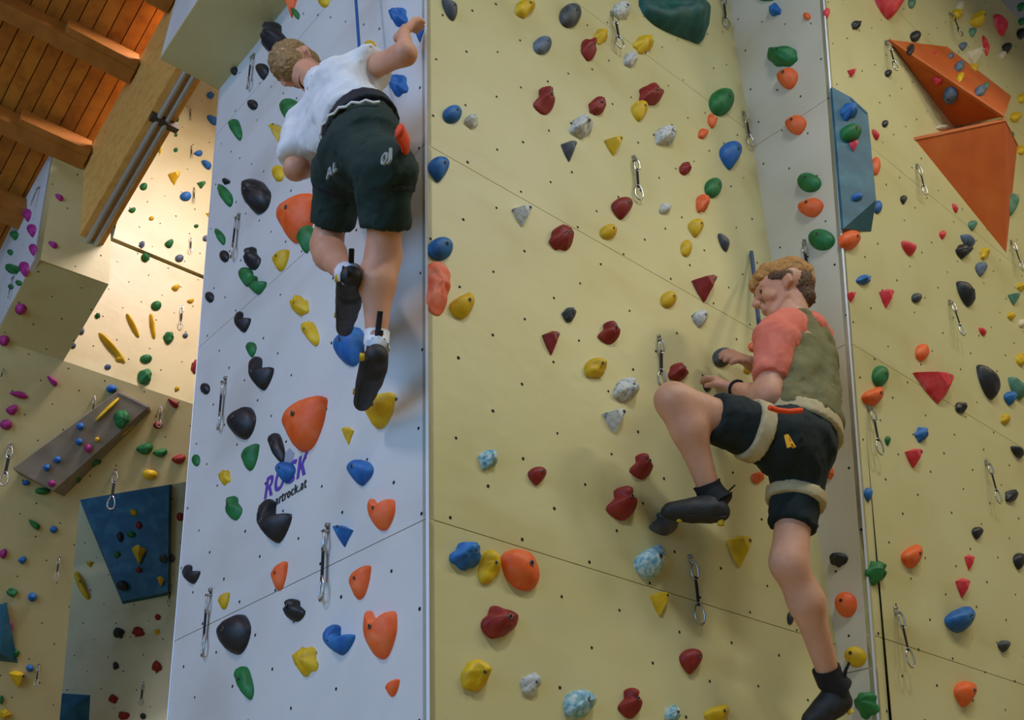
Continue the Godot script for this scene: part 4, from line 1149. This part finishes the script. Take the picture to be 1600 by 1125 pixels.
# ---------------------------------------------------------------- the two climbers
func climber_in_white():
	var P = func(x, y, off): return on("A", x, y, off)
	var n: Vector3 = walls["A"].n
	var right = -HA
	var pelvis: Vector3 = P.call(566, 236, 0.30)
	var o = thing("person", "climber in white T-shirt and dark green shorts seen from behind on the white tower", "person", pelvis)
	var skin = patchy("skin", [rgb(202, 140, 108), rgb(214, 154, 122), rgb(222, 168, 138)], 0.01, 3.0, 0.55)
	skin.subsurf_scatter_enabled = true
	skin.subsurf_scatter_strength = 0.08
	var waist: Vector3 = P.call(558, 192, 0.30)
	var chest: Vector3 = P.call(528, 150, 0.31)
	var neck: Vector3 = P.call(503, 130, 0.29)
	var skull: Vector3 = P.call(468, 108, 0.27)
	var sr: Vector3 = P.call(562, 114, 0.27)
	var er: Vector3 = P.call(633, 84, 0.25)
	var wr: Vector3 = P.call(631, 50, 0.11)
	var sl: Vector3 = P.call(480, 196, 0.29)
	var el: Vector3 = P.call(462, 264, 0.34)
	var wl: Vector3 = P.call(505, 268, 0.15)
	var hl: Vector3 = P.call(535, 262, 0.27)
	var hr: Vector3 = P.call(603, 262, 0.29)
	var kl: Vector3 = P.call(510, 385, 0.19)
	var al: Vector3 = P.call(546, 434, 0.27)
	var kr: Vector3 = P.call(599, 400, 0.20)
	var ar: Vector3 = P.call(588, 536, 0.18)
	var up = (chest - pelvis).normalized()
	var b = Builder.new()
	var f = grid([pelvis, neck, sr, er, wr, sl, el, wl, kl, al, kr, ar], 0.011, 75.0, 0.14)
	f.bone(pelvis, waist, 0.068, 0.068, false, right, 1.2)
	f.bone(waist, chest, 0.075, 0.085, false, right, 1.25)
	f.bone(sr, sl, 0.045, 0.045)
	f.chain([chest, neck, skull], [0.07, 0.045, 0.045])
	f.chain([sr, er, wr], [0.04, 0.03, 0.021])
	f.chain([sl, el, wl], [0.04, 0.032, 0.022])
	f.bone(hl, kl, 0.056, 0.046)
	f.bone(hr, kr, 0.056, 0.046)
	for leg in [[kl, al], [kr, ar]]:
		var calf: Vector3 = leg[0].lerp(leg[1], 0.32) + n * 0.012
		f.chain([leg[0], calf, leg[1]], [0.045, 0.046, 0.029])
	f.into(b)
	var hf = grid([wr, P.call(648, 38, 0.06)], 0.004, 260.0, 0.1)
	hand(hf, wr, P.call(645, 36, 0.07) - wr, -n, 1.0, 0.88, 0.5)
	hf.into(b)
	var lf = grid([wl, P.call(520, 258, 0.06)], 0.004, 260.0, 0.1)
	hand(lf, wl, P.call(514, 258, 0.07) - wl, -n * 0.6 - Vector3.UP, -1.0, 0.88, 0.5)
	lf.into(b)
	var face = (right * -0.15 - n * 0.95 + Vector3.UP * 0.15).normalized()
	var tilt = (skull - neck).normalized()
	var crown = (Vector3.UP * 0.35 + tilt).normalized()
	var hd = grid([skull], 0.0045, 170.0, 0.16)
	head(hd, skull, face, crown, 0.9)
	hd.bone(skull - crown * 0.06, neck, 0.042, 0.046)
	hd.into(b)
	body_part("body", b, skin, o)
	eyes(o, skull, face, crown, 0.9)
	var hb = Builder.new()
	var hg = grid([skull], 0.0045, 150.0, 0.17)
	var fw = (face - crown * face.dot(crown)).normalized()
	hg.bone(skull + crown * 0.038 - fw * 0.028, skull + crown * 0.048 + fw * 0.022, 0.079, 0.072)
	hg.bone(skull - fw * 0.04 - crown * 0.035, skull - fw * 0.038 + crown * 0.03, 0.048, 0.066)
	hg.bone(skull + crown * 0.10 + fw * 0.02, skull + crown * 0.085 + fw * 0.075, 0.028, 0.018)
	hg.into(hb, folds(24.0, 11), 0.009)
	body_part("hair", hb, patchy("hair_brown", [rgb(110, 80, 46), rgb(150, 116, 70), rgb(190, 156, 104)], 0.05, 8.0, 0.7, 0.8), o, "short fair brown hair")
	# shirt
	var sb = Builder.new()
	var sg = grid([pelvis, neck, sr, sl, el, er], 0.011, 70.0, 0.16)
	sg.bone(chest + up * 0.02, waist - up * 0.02, 0.104, 0.106, true, right, 1.22)
	sg.bone(sr + (sl - sr) * 0.06, sl - (sl - sr) * 0.05, 0.062, 0.066)
	sg.bone(chest, neck, 0.085, 0.056, true)
	sg.bone(sr, sr.lerp(er, 0.36), 0.062, 0.062, true)
	sg.bone(sl, sl.lerp(el, 0.85), 0.068, 0.066, true)
	sg.bone(sl.lerp(el, 0.3), waist - right * 0.06, 0.06, 0.07)
	sg.into(sb, folds(5.0, 3), 0.022)
	body_part("shirt", sb, patchy("white_cloth", [rgb(206, 206, 208), rgb(222, 222, 224), rgb(232, 232, 232)], 0.01, 3.0, 0.9, 0.25), o, "white short-sleeved T-shirt")
	# shorts
	var hb2 = Builder.new()
	var pg = grid([waist, kl, kr, hl, hr], 0.011, 75.0, 0.15)
	pg.bone(waist - up * 0.035, pelvis, 0.092, 0.102, true, right, 1.32)
	pg.bone(pelvis, pelvis - up * 0.06 , 0.1, 0.08, false, right, 1.25)
	pg.bone(hl, pelvis, 0.082, 0.09)
	pg.bone(hr, pelvis, 0.086, 0.09)
	pg.bone(hl, hl.lerp(kl, 0.72), 0.082, 0.07, true)
	pg.bone(hr, hr.lerp(kr, 0.68), 0.084, 0.071, true)
	pg.into(hb2, folds(8.0, 8), 0.012)
	var green = patchy("green_cloth", [rgb(14, 34, 30), rgb(20, 44, 38), rgb(28, 54, 46)], 0.02, 3.0, 0.85, 0.2)
	body_part("shorts", hb2, green, o, "dark green knee shorts")
	# harness
	var bb = Builder.new()
	var bg = grid([waist, pelvis], 0.009, 160.0, 0.18)
	bg.bone(waist - up * 0.07, waist - up * 0.012, 0.11, 0.106, true, right, 1.28)
	bg.into(bb)
	var belt = body_part("harness_belt", bb, solid("navy", rgb(20, 24, 34), 0.8), o, "black and navy harness waist belt")
	var zz = Builder.new()
	var path = []
	for q in 17:
		var an = PI * (0.08 + 0.84 * q / 16.0)
		path.append(waist - up * (0.054 + (0.014 if q % 2 else 0.0)) + right * cos(an) * 0.142 + n * sin(an) * 0.112)
	zz.tube(path, 0.0045, 5)
	zz.shift(o.position)
	part("zigzag_stitching", zz.mesh(), solid("white_thread", rgb(225, 225, 220), 0.8), belt)
	for leg in [[hl, kl], [hr, kr]]:
		var lb = Builder.new()
		var lg = grid([leg[0], leg[0].lerp(leg[1], 0.4)], 0.009, 160.0, 0.13)
		lg.bone(leg[0].lerp(leg[1], 0.16), leg[0].lerp(leg[1], 0.26), 0.0865, 0.0845, true)
		lg.into(lb)
		body_part("leg_loop", lb, solid("navy", rgb(20, 24, 34), 0.8), o)
	for q in [[P.call(624, 205, 0.36), P.call(634, 225, 0.3), P.call(632, 248, 0.25)], [P.call(512, 218, 0.36), P.call(506, 236, 0.33), P.call(504, 250, 0.27)]]:
		var ob = Builder.new()
		ob.tube(q, 0.024, 8, false, 0.5, n)
		ob.shift(o.position)
		part("gear_loop", ob.mesh(), solid("orange_web", rgb(240, 72, 20), 0.7), o).set_meta("label", "bright orange harness webbing")
	var grey = solid("print_grey", rgb(150, 160, 156), 0.8)
	text_on(o, "lettering", "AL", P.call(519, 266, 0.388), right, n, 0.034, grey, 0.0, 0.006)
	text_on(o, "lettering", "OJ", P.call(604, 246, 0.405), right, n, 0.034, grey, 0.0, 0.006)
	for leg in [[al, P.call(549, 426, 0.30), P.call(541, 516, 0.075)], [ar, P.call(590, 548, 0.21), P.call(568, 634, 0.075)]]:
		var kb = Builder.new()
		var knee: Vector3 = kl if leg[0] == al else kr
		kb.tube([leg[0].lerp(knee, 0.13), leg[0].lerp(knee, 0.0), leg[0].lerp(leg[1], 0.7)], 0.036, 12)
		kb.shift(o.position)
		part("sock", kb.mesh(), solid("sock", rgb(226, 226, 230), 0.9), o)
		shoe(o, leg[1], leg[2], leg[0] - (leg[0] - leg[1]).normalized() * 0.01, n, 1.02)
	var rb = Builder.new()
	var r0 = P.call(562, 84, 0.12) as Vector3
	var r1 = P.call(556, 0, 0.12) as Vector3
	rb.tube([r1 + (r1 - r0) * 1.5, r1, r0, P.call(560, 150, 0.17), P.call(566, 215, 0.2)], 0.0058, 8)
	var rope = part(numbered("climbing_rope"), rb.mesh(), solid("rope_blue", rgb(28, 78, 150), 0.8), self)
	tag(rope, "blue climbing rope running up the white tower from the climber in white", "rope")

func climber_in_olive():
	var P = func(x, y, off): return on("B", x, y, off)
	var n: Vector3 = NB
	var right = HB
	var pelvis: Vector3 = P.call(1244, 690, 0.36)
	var o = thing("person", "climber in olive and coral T-shirt with one knee raised on the cream main wall", "person", pelvis)
	var skin: Material = mats["skin"]
	var waist: Vector3 = P.call(1256, 632, 0.37)
	var chest: Vector3 = P.call(1252, 562, 0.37)
	var neck: Vector3 = P.call(1240, 502, 0.35)
	var skull: Vector3 = P.call(1227, 456, 0.34)
	var sl: Vector3 = P.call(1213, 528, 0.37)
	var el: Vector3 = P.call(1200, 618, 0.34)
	var wl: Vector3 = P.call(1146, 608, 0.15)
	var sr: Vector3 = P.call(1272, 524, 0.32)
	var er: Vector3 = P.call(1225, 600, 0.13)
	var wr: Vector3 = P.call(1170, 566, 0.11)
	var hl: Vector3 = P.call(1222, 690, 0.36)
	var hr: Vector3 = P.call(1252, 702, 0.33)
	var kl: Vector3 = P.call(1052, 626, 0.22)
	var al: Vector3 = P.call(1110, 770, 0.20)
	var kr: Vector3 = P.call(1232, 880, 0.27)
	var ar: Vector3 = P.call(1297, 1062, 0.20)
	var up = (chest - pelvis).normalized()
	var b = Builder.new()
	var f = grid([pelvis, neck, sl, el, wl, sr, er, wr, kl, al, kr, ar], 0.012, 70.0, 0.14)
	f.bone(pelvis, waist, 0.075, 0.08, false, right, 1.15)
	f.bone(waist, chest, 0.085, 0.095, false, right, 1.25)
	f.bone(sl, sr, 0.05, 0.05)
	f.chain([chest, neck, skull], [0.08, 0.05, 0.05])
	f.chain([sl, el, wl], [0.05, 0.041, 0.028])
	f.chain([sr, er, wr], [0.05, 0.04, 0.028])
	for leg in [[hl, kl, al], [hr, kr, ar]]:
		f.bone(leg[0], leg[1], 0.068, 0.056)
		var back: Vector3 = (leg[1] - leg[0]).normalized().cross(right).normalized()
		if back.dot(n) < 0: back = -back
		f.chain([leg[1], leg[1].lerp(leg[2], 0.33) + n * 0.014, leg[2]], [0.054, 0.053, 0.034])
	f.into(b)
	for hd in [[wl, P.call(1120, 594, 0.09), 1.0], [wr, P.call(1140, 552, 0.11), -1.0]]:
		var hf = grid([hd[0], hd[1]], 0.004, 260.0, 0.1)
		hand(hf, hd[0], hd[1] - hd[0], -n * 0.8 - Vector3.UP * 0.5, hd[2], 1.0, 0.42)
		hf.into(b)
	var face = Vector3(-0.93, -0.12, -0.3).normalized()
	var crown = Vector3(-0.08, 1, 0.0)
	var hg = grid([skull], 0.0045, 170.0, 0.17)
	head(hg, skull, face, crown, 1.0)
	hg.bone(skull - Vector3.UP * 0.05 - face * 0.03, neck, 0.05, 0.052)
	hg.into(b)
	body_part("body", b, skin, o)
	eyes(o, skull, face, crown, 1.0)
	var cr = (crown - face * crown.dot(face)).normalized()
	var rt = face.cross(cr)
	var hb = Builder.new()
	var tg = grid([skull], 0.0045, 150.0, 0.19)
	tg.bone(skull + cr * 0.064 - face * 0.05, skull + cr * 0.068 + face * 0.04, 0.07, 0.062)
	tg.bone(skull + cr * 0.088 + face * 0.05, skull + cr * 0.058 + face * 0.098, 0.036, 0.024)
	tg.bone(skull + cr * 0.064 + face * 0.026, skull + cr * 0.06 - face * 0.02, 0.068, 0.075)
	tg.bone(skull + cr * 0.07 - face * 0.07, skull + cr * 0.02 - face * 0.088, 0.05, 0.036)
	for s in [-1, 1]: tg.bone(skull + cr * 0.082 + rt * s * 0.03 + face * 0.06, skull + cr * 0.06 + rt * s * 0.05 + face * 0.08, 0.03, 0.018)
	tg.into(hb, folds(10.0, 21), 0.014)
	body_part("hair", hb, patchy("hair_blond", [rgb(140, 92, 40), rgb(184, 130, 64), rgb(214, 168, 100)], 0.05, 8.0, 0.65, 0.8), o, "tousled blond hair swept forward")
	var hs = Builder.new()
	var ug = grid([skull], 0.0045, 170.0, 0.17)
	ug.bone(skull + cr * 0.03 - face * 0.03, skull + cr * 0.025 - face * 0.05, 0.077, 0.066)
	ug.bone(skull - cr * 0.01 - face * 0.05, skull - cr * 0.045 - face * 0.058, 0.055, 0.044)
	for s in [-1, 1]: ug.bone(skull + cr * 0.04 + rt * s * 0.054 + face * 0.03, skull + cr * 0.024 + rt * s * 0.058 - face * 0.02, 0.024, 0.026)
	ug.into(hs, folds(40.0, 22), 0.005)
	body_part("cropped_hair", hs, patchy("hair_dark", [rgb(70, 46, 24), rgb(92, 62, 34), rgb(116, 82, 48)], 0.05, 8.0, 0.7, 0.6), o, "darker cropped hair above the nape")
	# shirt: olive body, coral raglan sleeves
	var sb = Builder.new()
	var sg = grid([pelvis, neck, chest, waist], 0.011, 70.0, 0.2)
	sg.bone(chest + up * 0.03, waist - up * 0.098, 0.112, 0.122, true, right, 1.22)
	sg.bone(chest + up * 0.02 + right * 0.05, chest.lerp(sr, 0.8), 0.09, 0.075)
	sg.bone(chest, neck + up * 0.005, 0.1, 0.064, true)
	sg.into(sb, folds(6.0, 31), 0.022)
	body_part("shirt", sb, patchy("olive_cloth", [rgb(104, 98, 60), rgb(120, 112, 72), rgb(134, 126, 84)], 0.012, 3.0, 0.9, 0.25), o, "olive T-shirt body")
	for a in [[sl, el], [sr, er]]:
		var cb = Builder.new()
		var cg = grid([a[0], a[1], neck], 0.01, 75.0, 0.13)
		cg.bone(a[0], a[0].lerp(a[1], 0.72), 0.07, 0.063, true)
		cg.bone(a[0], neck.lerp(a[0], 0.3), 0.076, 0.072)
		cg.into(cb, folds(7.0, 33), 0.012)
		body_part("sleeve", cb, patchy("coral_cloth", [rgb(214, 104, 82), rgb(226, 120, 98), rgb(234, 138, 116)], 0.012, 3.0, 0.9, 0.25), o, "coral raglan sleeve")
	# shorts
	var pb = Builder.new()
	var pg = grid([waist, kl, kr, hl, hr], 0.012, 75.0, 0.16)
	pg.bone(waist - up * 0.05, pelvis, 0.104, 0.118, true, right, 1.2)
	pg.bone(pelvis, pelvis - up * 0.06, 0.118, 0.095, false, right, 1.15)
	pg.bone(hl, pelvis, 0.1, 0.1)
	pg.bone(hr, pelvis, 0.098, 0.1)
	pg.bone(hl, hl.lerp(kl, 0.64), 0.102, 0.083, true)
	pg.bone(hr, hr.lerp(kr, 0.70), 0.1, 0.079, true)
	pg.into(pb, folds(7.0, 38), 0.012)
	body_part("shorts", pb, patchy("dark_cloth", [rgb(10, 22, 24), rgb(15, 29, 30), rgb(22, 38, 38)], 0.02, 3.0, 0.85, 0.2), o, "dark green-black knee shorts")
	# harness
	var tan_web = patchy("tan_web", [rgb(172, 152, 112), rgb(190, 170, 128), rgb(200, 184, 146)], 0.02, 4.0, 0.85)
	var bb = Builder.new()
	var bg = grid([waist, pelvis], 0.009, 160.0, 0.2)
	bg.bone(waist - up * 0.135, waist - up * 0.08, 0.13, 0.127, true, right, 1.2)
	bg.into(bb)
	body_part("harness_belt", bb, tan_web, o, "beige harness waist belt")
	for leg in [[hl, kl, 0.2, 0.33, 0.108], [hr, kr, 0.4, 0.5, 0.102]]:
		var lb = Builder.new()
		var p0: Vector3 = leg[0].lerp(leg[1], leg[2])
		var p1: Vector3 = leg[0].lerp(leg[1], leg[3])
		var lg = grid([p0, p1], 0.009, 160.0, 0.15)
		lg.bone(p0, p1, leg[4], leg[4] - 0.002, true)
		lg.into(lb)
		body_part("leg_loop", lb, tan_web, o, "beige harness leg loop")
	var ob = Builder.new()
	ob.tube([P.call(1203, 637, 0.5), P.call(1215, 641, 0.5), P.call(1232, 643, 0.51), P.call(1252, 641, 0.52)], 0.009, 8)
	ob.shift(o.position)
	part("gear_loop", ob.mesh(), solid("orange_web", rgb(240, 72, 20), 0.7), o).set_meta("label", "bright orange gear loop on the harness")
	text_on(o, "lettering", "A", P.call(1233, 690, 0.515), right + Vector3.UP * 0.3, n - right * 0.35, 0.042, solid("print_yellow", rgb(222, 160, 30), 0.8), 0.0, 0.01)
	var wb = Builder.new()
	var band = []
	var fd = (wl - el).normalized()
	var s1 = fd.cross(Vector3.UP).normalized()
	var s2 = s1.cross(fd)
	for q in 14: band.append(wl - fd * 0.03 + (s1 * cos(TAU * q / 14) + s2 * sin(TAU * q / 14)) * 0.033)
	wb.tube(band, 0.006, 6, true)
	wb.shift(o.position)
	part("wristband", wb.mesh(), solid("tab", rgb(18, 18, 19), 0.8), o)
	for leg in [[al, P.call(1138, 800, 0.24), P.call(1034, 795, 0.10), kl], [ar, P.call(1326, 1090, 0.22), P.call(1252, 1130, 0.10), kr]]:
		var kb = Builder.new()
		kb.tube([leg[0].lerp(leg[3], 0.1), leg[0], leg[0].lerp(leg[1], 0.6)], 0.047, 14)
		kb.shift(o.position)
		part("sock", kb.mesh(), solid("tab", rgb(18, 18, 19), 0.8), o)
		shoe(o, leg[1], leg[2], leg[0].lerp(leg[1], 0.25), Vector3.DOWN, 1.05)
	var rb = Builder.new()
	rb.tube([P.call(1174, 394, 0.012), P.call(1177, 420, 0.05), P.call(1183, 480, 0.14), P.call(1192, 560, 0.19), P.call(1205, 632, 0.24)], 0.009, 8)
	var rope = part(numbered("climbing_rope"), rb.mesh(), solid("rope_slate", rgb(70, 84, 112), 0.8), self)
	tag(rope, "slate blue climbing rope in front of the climber in olive", "rope")
